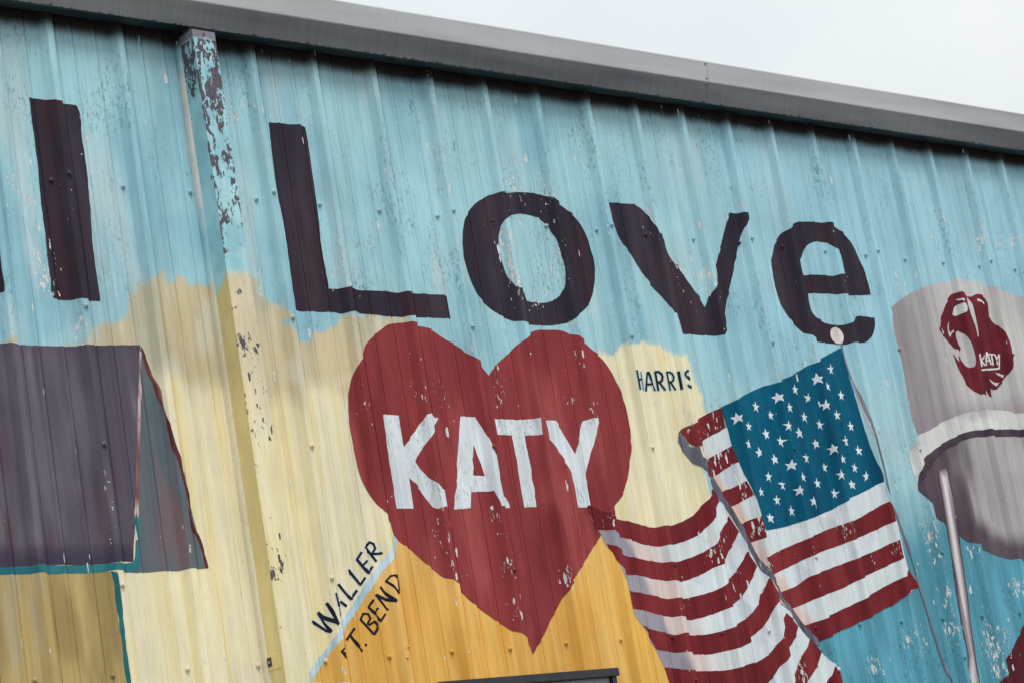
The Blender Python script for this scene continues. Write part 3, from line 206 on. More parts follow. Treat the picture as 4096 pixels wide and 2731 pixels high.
# ------------------------------------------------------------------ helpers
PITCH, RIB = 0.3048, 0.061          # rib spacing, first rib centre
EAVE_Z = 5.097
_PX = [-PITCH / 2, -.1147, -.1047, -.0982, -.0930, -.0914, -.0888, -.0872, -.039, -.034, -.0135, -.0105, .0105, .0135, .034, .039, .0405, .0430, .0446,
       .0885, .0985, .1050, .1102, .1118, .1144, .1160, PITCH / 2]
_PH = [0, 0, .0060, .0060, 0, -.0028, -.0028, 0, 0, .0022, .0305, .032, .032, .0305, .0022, 0, -.0030, -.0030, 0,
       0, .0060, .0060, 0, -.0028, -.0028, 0, 0]  # negative heights: invented grooves at the rib feet, added to give dark lines


def lattice(ix, iz, seed):
    h = np.sin(ix * 127.1 + iz * 311.7 + seed * 74.7) * 43758.5453
    return h - np.floor(h)


def vnoise(x, z, seed=0):
    x = np.asarray(x, float)
    z = np.asarray(z, float)
    ix, iz = np.floor(x), np.floor(z)
    fx, fz = x - ix, z - iz
    fx, fz = fx * fx * (3 - 2 * fx), fz * fz * (3 - 2 * fz)
    a, b = lattice(ix, iz, seed), lattice(ix + 1, iz, seed)
    c, d = lattice(ix, iz + 1, seed), lattice(ix + 1, iz + 1, seed)
    return (a * (1 - fx) + b * fx) * (1 - fz) + (c * (1 - fx) + d * fx) * fz


def fbm(x, z, seed=0, octaves=4):
    s, amp, tot = 0, 1.0, 0
    for k in range(octaves):
        s = s + amp * vnoise(x * 2 ** k, z * 2 ** k, seed + k * 13)
        tot += amp
        amp *= .5
    return s / tot


def ss(a, b, v):
    t = np.clip((np.asarray(v, float) - a) / (b - a), 0, 1)
    return t * t * (3 - 2 * t)


def height(x, z):
    """how far the sheet stands proud of the wall line"""
    x = np.asarray(x, float)
    r = (x - RIB + PITCH / 2) % PITCH - PITCH / 2
    h = np.interp(r, _PX, _PH)
    rib_no = np.round((x - RIB) / PITCH)
    lap = (rib_no % 3 == 0) & (r > -.036) & (r < .030)
    h = h + np.where(lap, .0014, 0)
    h = h + .0022 * (vnoise(x / .42, np.asarray(z) / .55, 3) - .5)
    return h


def breaks(x0, x1, sub=None):
    """x of every fold of the sheet between x0 and x1"""
    out = []
    i0, i1 = int(math.floor((x0 - RIB) / PITCH)) - 1, int(math.ceil((x1 - RIB) / PITCH)) + 1
    for i in range(i0, i1 + 1):
        c = RIB + i * PITCH
        out += [c + v for v in _PX[:-1]]
        if i % 3 == 0:
            out += [c - .0362, c - .0358, c + .0298, c + .0302]
    out = sorted(set(round(v, 5) for v in out))
    if sub:
        full = []
        for a, b in zip(out[:-1], out[1:]):
            n = max(1, int(math.ceil((b - a) / sub)))
            full += [a + (b - a) * k / n for k in range(n)]
        out = full + [out[-1]]
    return [v for v in out if x0 < v < x1]


def pip(poly, x, z):
    p = np.asarray(poly, float)
    ins = np.zeros(np.shape(x), bool)
    for (x0, z0), (x1, z1) in zip(p, np.roll(p, -1, 0)):
        if z0 == z1:
            continue
        c = (z0 > z) != (z1 > z)
        ins ^= c & (x < (x1 - x0) * (z - z0) / (z1 - z0) + x0)
    return ins


def sdist(poly, x, z):
    """signed distance to a polygon, positive inside"""
    p = np.asarray(poly, float)
    d = np.full(np.shape(x), 1e9)
    for (x0, z0), (x1, z1) in zip(p, np.roll(p, -1, 0)):
        ex, ez = x1 - x0, z1 - z0
        t = np.clip(((x - x0) * ex + (z - z0) * ez) / (ex * ex + ez * ez + 1e-12), 0, 1)
        d = np.minimum(d, np.hypot(x - x0 - t * ex, z - z0 - t * ez))
    return np.where(pip(p, x, z), d, -d)


def lin(c):
    c = np.asarray(c, float) / 255
    return np.where(c <= .04045, c / 12.92, ((c + .055) / 1.055) ** 2.4)


GAIN = 1.22        # seen value -> reflectance


def rgb(r, g, b):
    c = lin((r, g, b)) * GAIN
    return c * min(1.0, .84 / c.max())


def mixc(a, b, t):
    t = np.asarray(t, float)[..., None]
    return np.asarray(a) * (1 - t) + np.asarray(b) * t


def tag(o, label=None, category=None, group=None, kind=None):
    for k, v in (('label', label), ('category', category), ('group', group), ('kind', kind)):
        if v:
            o[k] = v
    return o


def link(name, mesh, mat=None, parent=None):
    o = bpy.data.objects.new(name, mesh)
    COL.objects.link(o)
    if mat is not None and mesh is not None and not mesh.materials:
        mesh.materials.append(mat)
    if parent is not None:
        o.parent = parent
    return o


def mesh_from(name, verts, faces, smooth=False):
    me = bpy.data.meshes.new(name)
    me.from_pydata([tuple(v) for v in verts], [], [tuple(f) for f in faces])
    me.shade_smooth() if smooth else me.shade_flat()
    me.update()
    return me


def set_attrs(me, colr, wear, grime):
    n = len(me.vertices)
    a = me.attributes.new('paint', 'FLOAT_COLOR', 'POINT')
    buf = np.ones((n, 4), np.float32)
    buf[:, :3] = colr
    a.data.foreach_set('color', buf.ravel())
    for nm, v in (('wear', wear), ('grime', grime)):
        a = me.attributes.new(nm, 'FLOAT', 'POINT')
        a.data.foreach_set('value', np.ascontiguousarray(np.broadcast_to(v, (n,)), np.float32))


# ------------------------------------------------------------------ materials
def nodes_of(name):
    m = bpy.data.materials.new(name)
    m.use_nodes = True
    return m, m.node_tree.nodes, m.node_tree.links, m.node_tree.nodes['Principled BSDF']


class G:
    """small helper for wiring shader nodes"""
    def __init__(self, name):
        self.m, self.n, self.l, self.b = nodes_of(name)
        self.geo = self.n.new('ShaderNodeNewGeometry')

    def put(self, sock, v):
        if hasattr(v, 'is_linked') or hasattr(v, 'links'):
            self.l.new(v, sock)
        else:
            sock.default_value = v

    def pos(self, sx=1, sy=1, sz=1):
        mp = self.n.new('ShaderNodeMapping')
        mp.inputs['Scale'].default_value = (sx, sy, sz)
        self.l.new(self.geo.outputs['Position'], mp.inputs['Vector'])
        return mp.outputs[0]

    def noise(self, vec, scale, detail=3, rough=.5, dist=0):
        t = self.n.new('ShaderNodeTexNoise')
        self.l.new(vec, t.inputs['Vector'])
        t.inputs['Scale'].default_value = scale
        t.inputs['Detail'].default_value = detail
        t.inputs['Roughness'].default_value = rough
        t.inputs['Distortion'].default_value = dist
        return t.outputs[0]

    def mr(self, v, a, b, c=0., d=1., smooth=False):
        t = self.n.new('ShaderNodeMapRange')
        if smooth:
            t.interpolation_type = 'SMOOTHSTEP'
        self.put(t.inputs['Value'], v)
        for k, x in zip(('From Min', 'From Max', 'To Min', 'To Max'), (a, b, c, d)):
            self.put(t.inputs[k], x)
        return t.outputs[0]

    def math(self, op, a, b=0.):
        t = self.n.new('ShaderNodeMath')
        t.operation = op
        self.put(t.inputs[0], a)
        self.put(t.inputs[1], b)
        return t.outputs[0]

    def mix(self, f, a, b, mode='MIX'):
        t = self.n.new('ShaderNodeMix')
        t.data_type = 'RGBA'
        t.blend_type = mode
        self.put(t.inputs['Factor'], f)
        self.put(t.inputs['A'], a)
        self.put(t.inputs['B'], b)
        return t.outputs['Result']

    def scale(self, c, f):
        t = self.n.new('ShaderNodeVectorMath')
        t.operation = 'SCALE'
        self.put(t.inputs[0], c)
        self.put(t.inputs['Scale'], f)
        return t.outputs[0]

    def attr(self, name):
        t = self.n.new('ShaderNodeAttribute')
        t.attribute_name = name
        return t

    def bump(self, h, strength=.4, dist=.002):
        t = self.n.new('ShaderNodeBump')
        t.inputs['Strength'].default_value = strength
        t.inputs['Distance'].default_value = dist
        self.l.new(h, t.inputs['Height'])
        self.l.new(t.outputs[0], self.b.inputs['Normal'])


def paint_material(name, chip_a, chip_b, chip_scale=62, rough=.62, squash=.42, distort=.4, gain=.245, flake=.5):
    """brushed house paint on sheet metal; colour, wear and grime come from the painted surface"""
    g = G(name)
    col = g.attr('paint').outputs['Color']
    wear = g.attr('wear').outputs['Fac']
    grime = g.attr('grime').outputs['Fac']
    patch = g.mr(g.noise(g.pos(1, 1, .6), 3.2, 3, .6), .25, .75, .86, 1.13)
    streak = g.mr(g.noise(g.pos(38, 10, 1.1), 1.0, 3, .6), .25, .75, .86, 1.11)
    brush = g.mr(g.noise(g.pos(150, 20, 9), 1.0, 1, .6), .25, .75, .95, 1.05)
    fine = g.mr(g.noise(g.pos(), 260, 1), .2, .8, .95, 1.05)
    f = g.math('MULTIPLY', g.math('MULTIPLY', patch, streak), g.math('MULTIPLY', fine, brush))
    c = g.scale(col, f)
    # grime: small dark scuffs
    gn = g.noise(g.pos(1, 1, .42), 85, 3, .7)
    ga = g.noise(g.pos(1, 1, .5), 6, 3, .6)
    gm = g.math('MULTIPLY', g.mr(gn, .52, .66), g.math('MULTIPLY', g.mr(ga, .45, .68), grime))
    dark = g.scale(c, .55)
    c = g.mix(g.math('MINIMUM', gm, .9), c, dark)
    # chips
    cn = g.noise(g.pos(1.25, 1.25, squash), chip_scale, 3, .72, distort)
    cv = g.math('ADD', cn, g.math('MULTIPLY', wear, gain))
    # single flakes: slivers a few millimetres wide, lifted one by one
    wv = g.n.new('ShaderNodeVectorMath')
    wv.operation = 'MULTIPLY_ADD'
    tn = g.n.new('ShaderNodeTexNoise')
    g.l.new(g.pos(), tn.inputs['Vector'])
    tn.inputs['Scale'].default_value = 90
    tn.inputs['Detail'].default_value = 2
    g.l.new(tn.outputs['Color'], wv.inputs[0])
    wv.inputs[1].default_value = (.010, .010, .006)
    g.l.new(g.pos(1.3, 1.3, .40), wv.inputs[2])
    vo = g.n.new('ShaderNodeTexVoronoi')
    vo.inputs['Scale'].default_value = 46
    g.l.new(wv.outputs[0], vo.inputs['Vector'])
    vs_ = g.n.new('ShaderNodeSeparateColor')
    g.l.new(vo.outputs['Color'], vs_.inputs[0])
    pick = g.math('LESS_THAN', vs_.outputs[0], g.math('MULTIPLY', g.math('SUBTRACT', wear, .05), flake))
    size = g.mr(g.math('MULTIPLY', vs_.outputs[1], vs_.outputs[1]), 0., 1., .12, .46)
    fl = g.math('MULTIPLY', pick, g.mr(g.math('SUBTRACT', size, vo.outputs['Distance']), -.07, .03))
    cv = g.math('MAXIMUM', cv, g.mr(fl, 0., 1., 0., .80))
    rim = g.mr(cv, .735, .765)
    chip = g.mr(cv, .765, .785)
    c = g.mix(g.math('MULTIPLY', rim, .55), c, dark)
    cc = g.mix(g.mr(g.noise(g.pos(), 120, 3), .4, .6), chip_a, chip_b)
    c = g.mix(chip, c, cc)
    g.l.new(c, g.b.inputs['Base Color'])
    g.put(g.b.inputs['Roughness'], g.mr(g.noise(g.pos(), 18, 4), .3, .7, rough - .08, rough + .12))
    g.b.inputs['Specular IOR Level'].default_value = .12
    hh = g.math('SUBTRACT', g.math('MULTIPLY', g.noise(g.pos(40, 20, 6), 1.0, 2, .6), .6), chip)
    g.bump(hh, .45, .0016)
    return g.m


def metal_material(name, base, dark, rough=.45, metallic=.25, streaks=.5):
    g = G(name)
    s = g.noise(g.pos(55, 8, 2.2), 1.0, 4, .65)
    p = g.noise(g.pos(1, 1, 1), 2.2, 4, .55)
    c = g.mix(g.math('MULTIPLY', g.mr(s, .35, .75), streaks), (*base, 1), (*dark, 1))
    c = g.scale(c, g.mr(p, .25, .75, .82, 1.15))
    c = g.scale(c, g.mr(g.noise(g.pos(), 220, 2), .2, .8, .94, 1.06))
    g.l.new(c, g.b.inputs['Base Color'])
    g.put(g.b.inputs['Roughness'], g.mr(p, .3, .7, rough - .06, rough + .1))
    g.b.inputs['Metallic'].default_value = metallic
    g.bump(g.noise(g.pos(), 5, 3), .25, .004)
    return g.m


def plain_material(name, base, var=.12, scale=12, rough=.6, metallic=0.):
    g = G(name)
    f = g.mr(g.noise(g.pos(), scale, 4, .6), .25, .75, 1 - var, 1 + var)
    g.l.new(g.scale((*base,), f), g.b.inputs['Base Color'])
    g.b.inputs['Roughness'].default_value = rough
    g.b.inputs['Metallic'].default_value = metallic
    g.bump(g.noise(g.pos(), scale * 6, 3), .2, .001)
    return g.m


def gutter_material():
    g = G('weathered_gutter_metal')
    s = g.noise(g.pos(130, 3, 1.2), 1.0, 3, .6)
    p = g.noise(g.pos(.55, 3, 5), 1.2, 3, .5)
    base = g.mix(g.math('MULTIPLY', g.mr(s, .35, .72), .22), (.50, .51, .515, 1), (.38, .385, .395, 1))
    # shade painted onto the down-turned lower face, plus staining heavier on some lengths
    sep = g.n.new('ShaderNodeSeparateXYZ')
    g.l.new(g.geo.outputs['Position'], sep.inputs[0])
    z, x = sep.outputs['Z'], sep.outputs['X']
    low = g.mr(z, 5.172, 5.179, 1., 0.)
    shade_stain = g.math('MULTIPLY', low, g.math('ADD', g.mr(p, .35, .65, .55, .85), g.math('MULTIPLY', g.mr(s, .35, .7), .11)))
    base = g.scale(base, g.mr(p, .3, .7, 1.12, .72))
    c = g.mix(g.math('MINIMUM', shade_stain, 1.), base, (.115, .112, .125, 1))
    # dirt drips along the bottom hem
    dn = g.noise(g.pos(46, 1, 0), 1.0, 3, .7)
    edge = g.math('ADD', 5.0865, g.math('MULTIPLY', g.mr(dn, .45, .75), .016))
    drip = g.math('LESS_THAN', z, edge)
    c = g.mix(g.math('MULTIPLY', drip, .85), c, (.035, .030, .034, 1))
    under = g.math('LESS_THAN', z, 5.0893)
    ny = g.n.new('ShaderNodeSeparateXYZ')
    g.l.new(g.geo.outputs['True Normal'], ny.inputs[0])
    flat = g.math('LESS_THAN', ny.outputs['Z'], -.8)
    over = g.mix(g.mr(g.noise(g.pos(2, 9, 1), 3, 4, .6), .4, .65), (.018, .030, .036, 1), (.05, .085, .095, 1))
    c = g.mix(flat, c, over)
    c = g.scale(c, g.mr(g.noise(g.pos(), 200, 2), .2, .8, .94, 1.06))
    g.l.new(c, g.b.inputs['Base Color'])
    g.put(g.b.inputs['Roughness'], g.mr(p, .3, .7, .42, .6))
    g.b.inputs['Metallic'].default_value = .12
    g.bump(g.noise(g.pos(1, 1, 1), 3.5, 3), .22, .006)
    return g.m


M_PAINT = paint_material('mural_paint_on_sheet', (.78, .79, .78, 1), (.56, .57, .55, 1))
M_SPOUT = paint_material('flaking_paint_on_downspout', (.085, .08, .092, 1), (.13, .12, .135, 1), 30, squash=.6, distort=.1, gain=.285, flake=.25)
M_GUTTER = gutter_material()
M_DARK = plain_material('dark_trim_paint', (.028, .027, .036), .25, 20, .42)
M_FRAME = plain_material('aged_window_frame', (.34, .37, .36), .12, 30, .45)
M_SEAL = plain_material('bronze_sheet', (.10, .095, .105), .2, 20, .5, .2)
M_RIVET = plain_material('gutter_rivet', (.20, .20, .21), .2, 60, .35, .7)

g_ = G('window_glass')
g_.b.inputs['Base Color'].default_value = (.012, .013, .016, 1)
g_.b.inputs['Roughness'].default_value = .08
g_.bump(g_.noise(g_.pos(), 3, 2), .05, .003)
M_GLASS = g_.m

g_ = G('screw_paint')
oi = g_.n.new('ShaderNodeObjectInfo')
g_.l.new(g_.scale(oi.outputs['Color'], g_.mr(g_.noise(g_.pos(), 300, 2), .2, .8, .75, 1.1)), g_.b.inputs['Base Color'])
g_.b.inputs['Roughness'].default_value = .42
M_SCREW = g_.m

g_ = G('ground_asphalt')
gp = g_.pos()
gc = g_.mix(g_.mr(g_.noise(gp, .7, 6, .65), .3, .7), (.085, .083, .08, 1), (.13, .127, .12, 1))
gc = g_.scale(gc, g_.mr(g_.noise(gp, 60, 4), .3, .7, .85, 1.12))
g_.l.new(gc, g_.b.inputs['Base Color'])
g_.b.inputs['Roughness'].default_value = .85
g_.bump(g_.noise(gp, 90, 4), .4, .004)
M_GROUND = g_.m

# ------------------------------------------------------------------ what is painted where
WEAR_A = np.array(WEAR)


def wear_at(x, z):
    w = np.zeros(np.shape(x))
    for (cx, cz, r, s) in WEAR:
        w = np.maximum(w, s * np.exp(-(((x - cx) / r) ** 2 + ((z - cz) / (1.5 * r)) ** 2)))
    # paint rubs through first on the raised creases of the sheet
    r = np.abs((x - RIB + PITCH / 2) % PITCH - PITCH / 2)
    crest = np.exp(-((r - .102) / .0045) ** 2) + np.exp(-((r - .012) / .004) ** 2)
    w = np.maximum(w, crest * (.22 + .62 * ss(.50, .80, fbm(x / .15, z / .22, 47))))
    return w


SKY_A, SKY_B, SKY_C = rgb(152, 190, 198), rgb(126, 170, 184), rgb(170, 191, 194)
SKY_R = rgb(147, 187, 201)
TEAL = rgb(70, 132, 150)
TAN, CREAM, YEL = rgb(190, 176, 144), rgb(223, 214, 184), rgb(219, 204, 152)
CREAM2 = rgb(223, 214, 182)


def base_paint(x, z):
    """the soft-edged ground of the mural: sky, clouds, cream fields"""
    x = np.asarray(x, float)
    z = np.asarray(z, float)
    n1 = fbm(x / .35, z / .5, 1)
    n2 = fbm(x / .12, z / .6, 5)
    n3 = fbm(x / .05, z / .05, 9, 3)
    c = mixc(SKY_A, SKY_B, ss(.45, .75, n1) * .8)
    c = mixc(c, SKY_C, ss(.52, .78, n2) * .8)
    c = mixc(c, SKY_R, ss(2.8, 4.6, x) * .8)
    # greyer, dustier strip of sky low down beside the flag
    c = mixc(c, rgb(160, 192, 196), ss(3.9, 3.6, z + .2 * (n1 - .5)) * ss(2.9, 3.3, x) * .7)
    # deep teal low on the right
    tz = z + .55 * (n1 - .5) + .20 * (n2 - .5) + .10 * (x - 4.5)
    c = mixc(c, TEAL, ss(3.30, 2.98, tz) * ss(3.2, 3.6, x) * .95)
    c = mixc(c, rgb(95, 160, 180), ss(.5, .7, n2) * ss(3.0, 2.8, z) * ss(3.2, 3.6, x) * .7)
    # clouds
    wob = .075 * (n3 - .5) + .05 * (n2 - .5) + .03 * (fbm(x / .02, z / .02, 11, 2) - .5)
    sd = sdist(REGION['cream1'], x, z) + wob
    k = ss(-.007, .013, sd)
    cl_ = mixc(TAN, rgb(176, 172, 150), ss(.45, .7, n2))
    cl_ = mixc(cl_, rgb(200, 198, 184), ss(.6, .75, fbm(x / .1, z / .3, 21)) * .6)
    sl = sdist(REGION['cream_low'], x, z) + .10 * (n2 - .5)
    low = mixc(CREAM, YEL, ss(.5, .75, fbm(x / .06, z / 1.2, 31)) * .75)
    cl_ = mixc(cl_, low, ss(-.05, .06, sl))
    c = mixc(c, cl_, k)
    # thin blend of pale blue above the cloud edge
    sd2 = sdist(REGION['cream2'], x, z) + .8 * wob
    c2 = mixc(CREAM2, rgb(216, 206, 172), ss(.5, .7, n2) * .7)
    c2 = mixc(c2, rgb(226, 208, 150), ss(.5, .75, fbm(x / .05, z / 1.0, 37)) * .5)
    c = mixc(c, c2, ss(-.006, .012, sd2))
    # unbrushed brown sheet right under the gutter, widened and darkened as painted eave shade
    bare_or_shade = ss(5.008, 5.064, z + .012 * (n3 - .5) + .02 * (n1 - .5))
    c = mixc(c, rgb(46, 40, 40), bare_or_shade)
    return c


def base_wear(x, z):
    return .08 + .95 * wear_at(x, z)


def base_grime(x, z):
    gr = .6 + 1.1 * ss(.46, .66, fbm(x / .4, z / .35, 41)) + .8 * np.minimum(1, wear_at(x, z))
    newer = np.maximum(ss(-.02, .03, sdist(REGION['cream1'], x, z)), ss(-.02, .03, sdist(REGION['cream2'], x, z)))
    return gr * (1 - .85 * newer)


# ------------------------------------------------------------------ the building and its setting
ground = link('ground', mesh_from('ground', [(-3000, -3000, 0), (3000, -3000, 0), (3000, 3000, 0), (-3000, 3000, 0)], [(0, 1, 2, 3)]), M_GROUND)
tag(ground, kind='structure')

building = bpy.data.objects.new('metal_building', None)
COL.objects.link(building)
building.location = (3.2, 0, 0)
tag(building, 'ribbed metal building with a painted Katy mural, grey gutter and downspout', 'building')
bpy.context.view_layer.update()
OFF = Vector((3.2, 0, 0))


def part(name, mesh, mat, parent, label=None, kind=None):
    """meshes are made in place on the wall; the parent's place is taken off again"""
    o = bpy.data.objects.new(name, mesh)
    COL.objects.link(o)
    if mat is not None and not mesh.materials:
        mesh.materials.append(mat)
    o.parent = parent
    if parent is building:
        o.location = -OFF
    if label:
        o['label'] = label
    if kind:
        o['kind'] = kind
    return o


def box(b, x0, x1, y0, y1, z0, z1):
    vs_ = [b.verts.new(p) for p in ((x0, y0, z0), (x1, y0, z0), (x1, y1, z0), (x0, y1, z0), (x0, y0, z1), (x1, y0, z1), (x1, y1, z1), (x0, y1, z1))]
    for f in ((0, 3, 2, 1), (4, 5, 6, 7), (0, 1, 5, 4), (1, 2, 6, 5), (2, 3, 7, 6), (3, 0, 4, 7)):
        b.faces.new([vs_[i] for i in f])


def bm_mesh(name, b, bevel=0.):
    if bevel:
        bmesh.ops.bevel(b, geom=b.edges[:], offset=bevel, segments=2, affect='EDGES', profile=.6)
    bmesh.ops.recalc_face_normals(b, faces=b.faces[:])
    me = bpy.data.meshes.new(name)
    b.to_mesh(me)
    b.free()
    return me


def box_mesh(name, *a, bevel=.0):
    b = bmesh.new()
    box(b, *a)
    return bm_mesh(name, b, bevel)


# window opening (kept clear of sheet)
WX0, WX1, WZ0, WZ1 = 1.425, 2.335, 1.22, 2.505

panels = []
panel_edges = [RIB + .9144 * k + .0302 for k in range(-4, 12)]
for k in range(len(panel_edges) - 1):
    a, b_ = panel_edges[k], panel_edges[k + 1]
    seen = (b_ > -1.0 and a < 7.2)
    xs = [a] + breaks(a, b_, .013 if seen else .08) + [b_]
    if seen:
        zs = np.concatenate([np.linspace(0.02, 2.0, 14), np.linspace(2.02, 5.14, 224)])
    else:
        zs = np.linspace(.02, 5.14, 52)
    zs = np.unique(np.concatenate([zs, [WZ0, WZ1]]))
    xs = np.unique(np.concatenate([np.array(xs), [v for v in (WX0, WX1) if a < v < b_]]))
    X, Z = np.meshgrid(xs, zs, indexing='ij')
    X, Z = X.ravel(), Z.ravel()
    Y = -height(X, Z)
    if k > 0 or True:
        # the sheet's own edge: tuck the first column under its neighbour
        pass
    nz = len(zs)
    ii, jj = np.meshgrid(np.arange(len(xs) - 1), np.arange(nz - 1), indexing='ij')
    v0 = (ii * nz + jj).ravel()
    quads = np.stack([v0, v0 + nz, v0 + nz + 1, v0 + 1], 1)
    cx = (X[v0] + X[v0 + nz]) / 2
    cz = (Z[v0] + Z[v0 + 1]) / 2
    quads = quads[~((cx > WX0) & (cx < WX1) & (cz > WZ0) & (cz < WZ1))]
    me = bpy.data.meshes.new('wall_panel')
    me.vertices.add(len(X))
    me.vertices.foreach_set('co', np.stack([X, Y, Z], 1).astype(np.float32).ravel())
    me.loops.add(quads.size)
    me.loops.foreach_set('vertex_index', quads.ravel().astype(np.int32))
    me.polygons.add(len(quads))
    me.polygons.foreach_set('loop_start', np.arange(0, quads.size, 4, dtype=np.int32))
    me.update(calc_edges=True)
    me.validate()
    me.shade_flat()
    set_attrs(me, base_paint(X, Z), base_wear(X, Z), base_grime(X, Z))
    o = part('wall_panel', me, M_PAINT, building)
    panels.append((a, b_, o))

# rest of the shed: sides, back, roof
part('side_wall', box_mesh('side_wall', -3.58, -3.53, .02, 12, 0, 5.1), M_SEAL, building)
part('side_wall', box_mesh('side_wall', 10.08, 10.13, .02, 12, 0, 5.1), M_SEAL, building)
part('back_wall', box_mesh('back_wall', -3.53, 10.08, 11.95, 12, 0, 5.1), M_SEAL, building)
part('base_trim', box_mesh('base_trim', -3.55, 10.10, -.05, -.037, 0, .12, bevel=.003), M_SEAL, building)
rf = mesh_from('roof', [(-3.6, -.06, 5.18), (10.15, -.06, 5.18), (10.15, 6, 5.75), (-3.6, 6, 5.75), (-3.6, 12.1, 5.18), (10.15, 12.1, 5.18),
                        (-3.6, -.06, 5.145), (10.15, -.06, 5.145), (10.15, 12.1, 5.145), (-3.6, 12.1, 5.145)],
               [(0, 1, 2, 3), (3, 2, 5, 4), (6, 9, 8, 7), (0, 6, 7, 1), (4, 5, 8, 9), (0, 3, 4, 9, 6), (1, 7, 8, 5, 2)])
part('roof', rf, M_SEAL, building)

# ------------------------------------------------------------------ painted shapes that follow the ribs
PAINTED = []          # (polys, holes, colour function) in painting order, for tinting the screws


def wobble(poly, amp, seed, step=.03):
    """hand-painted edge: curves rounded through the traced points, corners kept, a slight wander"""
    out = []
    p0 = [np.array(q, float) for q in poly]
    n0 = len(p0)
    tan_ = []
    for i in range(n0):
        a, b, c = p0[i - 1], p0[i], p0[(i + 1) % n0]
        u, v = b - a, c - b
        lu, lv = np.linalg.norm(u) + 1e-9, np.linalg.norm(v) + 1e-9
        ang = math.acos(max(-1, min(1, float(u @ v) / (lu * lv))))
        tan_.append((u / lu + v / lv) / 2 if ang < .72 else None)
    p = []
    for i in range(n0):
        a, b = p0[i], p0[(i + 1) % n0]
        d = np.linalg.norm(b - a)
        ta = (b - a) if tan_[i] is None else tan_[i] * d
        tb = (b - a) if tan_[(i + 1) % n0] is None else tan_[(i + 1) % n0] * d
        m = 1 if (tan_[i] is None and tan_[(i + 1) % n0] is None) else max(1, min(5, int(d / .018)))
        for k in range(m):
            t = k / m
            h00, h10, h01, h11 = 2 * t ** 3 - 3 * t ** 2 + 1, t ** 3 - 2 * t ** 2 + t, -2 * t ** 3 + 3 * t ** 2, t ** 3 - t ** 2
            p.append(h00 * a + h10 * ta + h01 * b + h11 * tb)
    for a, b in zip(p, p[1:] + p[:1]):
        d = np.linalg.norm(b - a)
        n = max(1, int(d / step))
        nrm = np.array([-(b - a)[1], (b - a)[0]]) / (d + 1e-9)
        for k in range(n):
            q = a + (b - a) * k / n
            e = (float(vnoise(q[0] / .022, q[1] / .022, seed)) - .5) * 2 * amp
            q = q + nrm * e
            if not out or np.hypot(*(q - out[-1])) > 1e-4:
                out.append(q)
    return out


def painted(name, polys, colour, layer, parent, label=None, holes=(), zstep=.03, amp=.0018, wear=None, grime=.3, sub=None, seed=None, wear_gain=.80):
    seed = seed if seed is not None else len(PAINTED) + 1
    polys = [wobble(p, amp, seed) if amp else [np.array(q) for q in p] for p in polys]
    holes = [wobble(p, amp, seed) if amp else [np.array(q) for q in p] for p in holes]
    pts, edges = [], []
    for p in list(polys) + list(holes):
        i0 = len(pts)
        pts += [Vector((float(q[0]), float(q[1]))) for q in p]
        edges += [(i0 + i, i0 + (i + 1) % len(p)) for i in range(len(p))]
    ap = np.array([tuple(q) for q in pts])
    x0, z0 = ap.min(0) - .004
    x1, z1 = ap.max(0) + .004
    nz = max(2, int(math.ceil((z1 - z0) / zstep)) + 1)
    zz = np.linspace(z0, z1, nz)
    for bx in breaks(x0, x1, sub):
        i0 = len(pts)
        pts += [Vector((bx, float(q))) for q in zz]
        edges += [(i0 + i, i0 + i + 1) for i in range(nz - 1)]
    v, e, f, *_ = delaunay_2d_cdt(pts, edges, [], 0, 1e-6)
    V = np.array([tuple(q) for q in v])
    F = np.array([t for t in f if len(t) == 3])
    cen = V[F].mean(1)
    keep = np.zeros(len(F), bool)
    for p in polys:
        keep |= pip(np.array(p), cen[:, 0], cen[:, 1])
    for p in holes:
        keep &= ~pip(np.array(p), cen[:, 0], cen[:, 1])
    F = F[keep]
    a, b, c = V[F[:, 0]], V[F[:, 1]], V[F[:, 2]]
    cr = (b[:, 0] - a[:, 0]) * (c[:, 1] - a[:, 1]) - (b[:, 1] - a[:, 1]) * (c[:, 0] - a[:, 0])
    F[cr < 0] = F[cr < 0][:, ::-1]
    F = F[np.abs(cr) > 1e-10]
    used = np.unique(F)
    remap = -np.ones(len(V), int)
    remap[used] = np.arange(len(used))
    V, F = V[used], remap[F]
    x, z = V[:, 0], V[:, 1]
    me = mesh_from(name, np.stack([x, -height(x, z) - .00045 * layer, z], 1), F)
    cf = colour if callable(colour) else (lambda x, z, c=colour: np.broadcast_to(c, (len(np.atleast_1d(x)), 3)))
    w = wear_at(x, z) * wear_gain + .03 if wear is None else wear(x, z)
    set_attrs(me, cf(x, z), w, grime)
    PAINTED.append((polys, holes, cf))
    return part(name, me, M_PAINT, parent, label)


def two(ca, cb, sx, sz, seed, lo=.42, hi=.72, cc=None):
    def f(x, z):
        c = mixc(ca, cb, ss(lo, hi, fbm(x / sx, z / sz, seed)))
        if cc is not None:
            c = mixc(c, cc, ss(.55, .75, fbm(x / (sx * .6), z / sz, seed + 7)))
        return c
    return f


def shape(key):
    return SHAPES[key]['polys'], SHAPES[key]['holes']


def paint_shape(name, key, colour, layer, parent, label=None, **kw):
    p, h = shape(key)
    return painted(name, p, colour, layer, parent, label, holes=h, **kw)


def group_part(name, label):
    """an empty that holds the pieces of one painted figure"""
    o = bpy.data.objects.new(name, None)
    COL.objects.link(o)
    o.parent = building
    o.location = -OFF
    o['label'] = label
    return o


INK = two(rgb(44, 38, 49), rgb(60, 50, 60), .1, .7, 51, cc=rgb(54, 38, 46))
RED = two(rgb(108, 33, 39), rgb(122, 44, 47), .12, .5, 53, cc=rgb(94, 29, 35))
WHITE = rgb(198, 205, 208)
LAV = rgb(176, 180, 190)

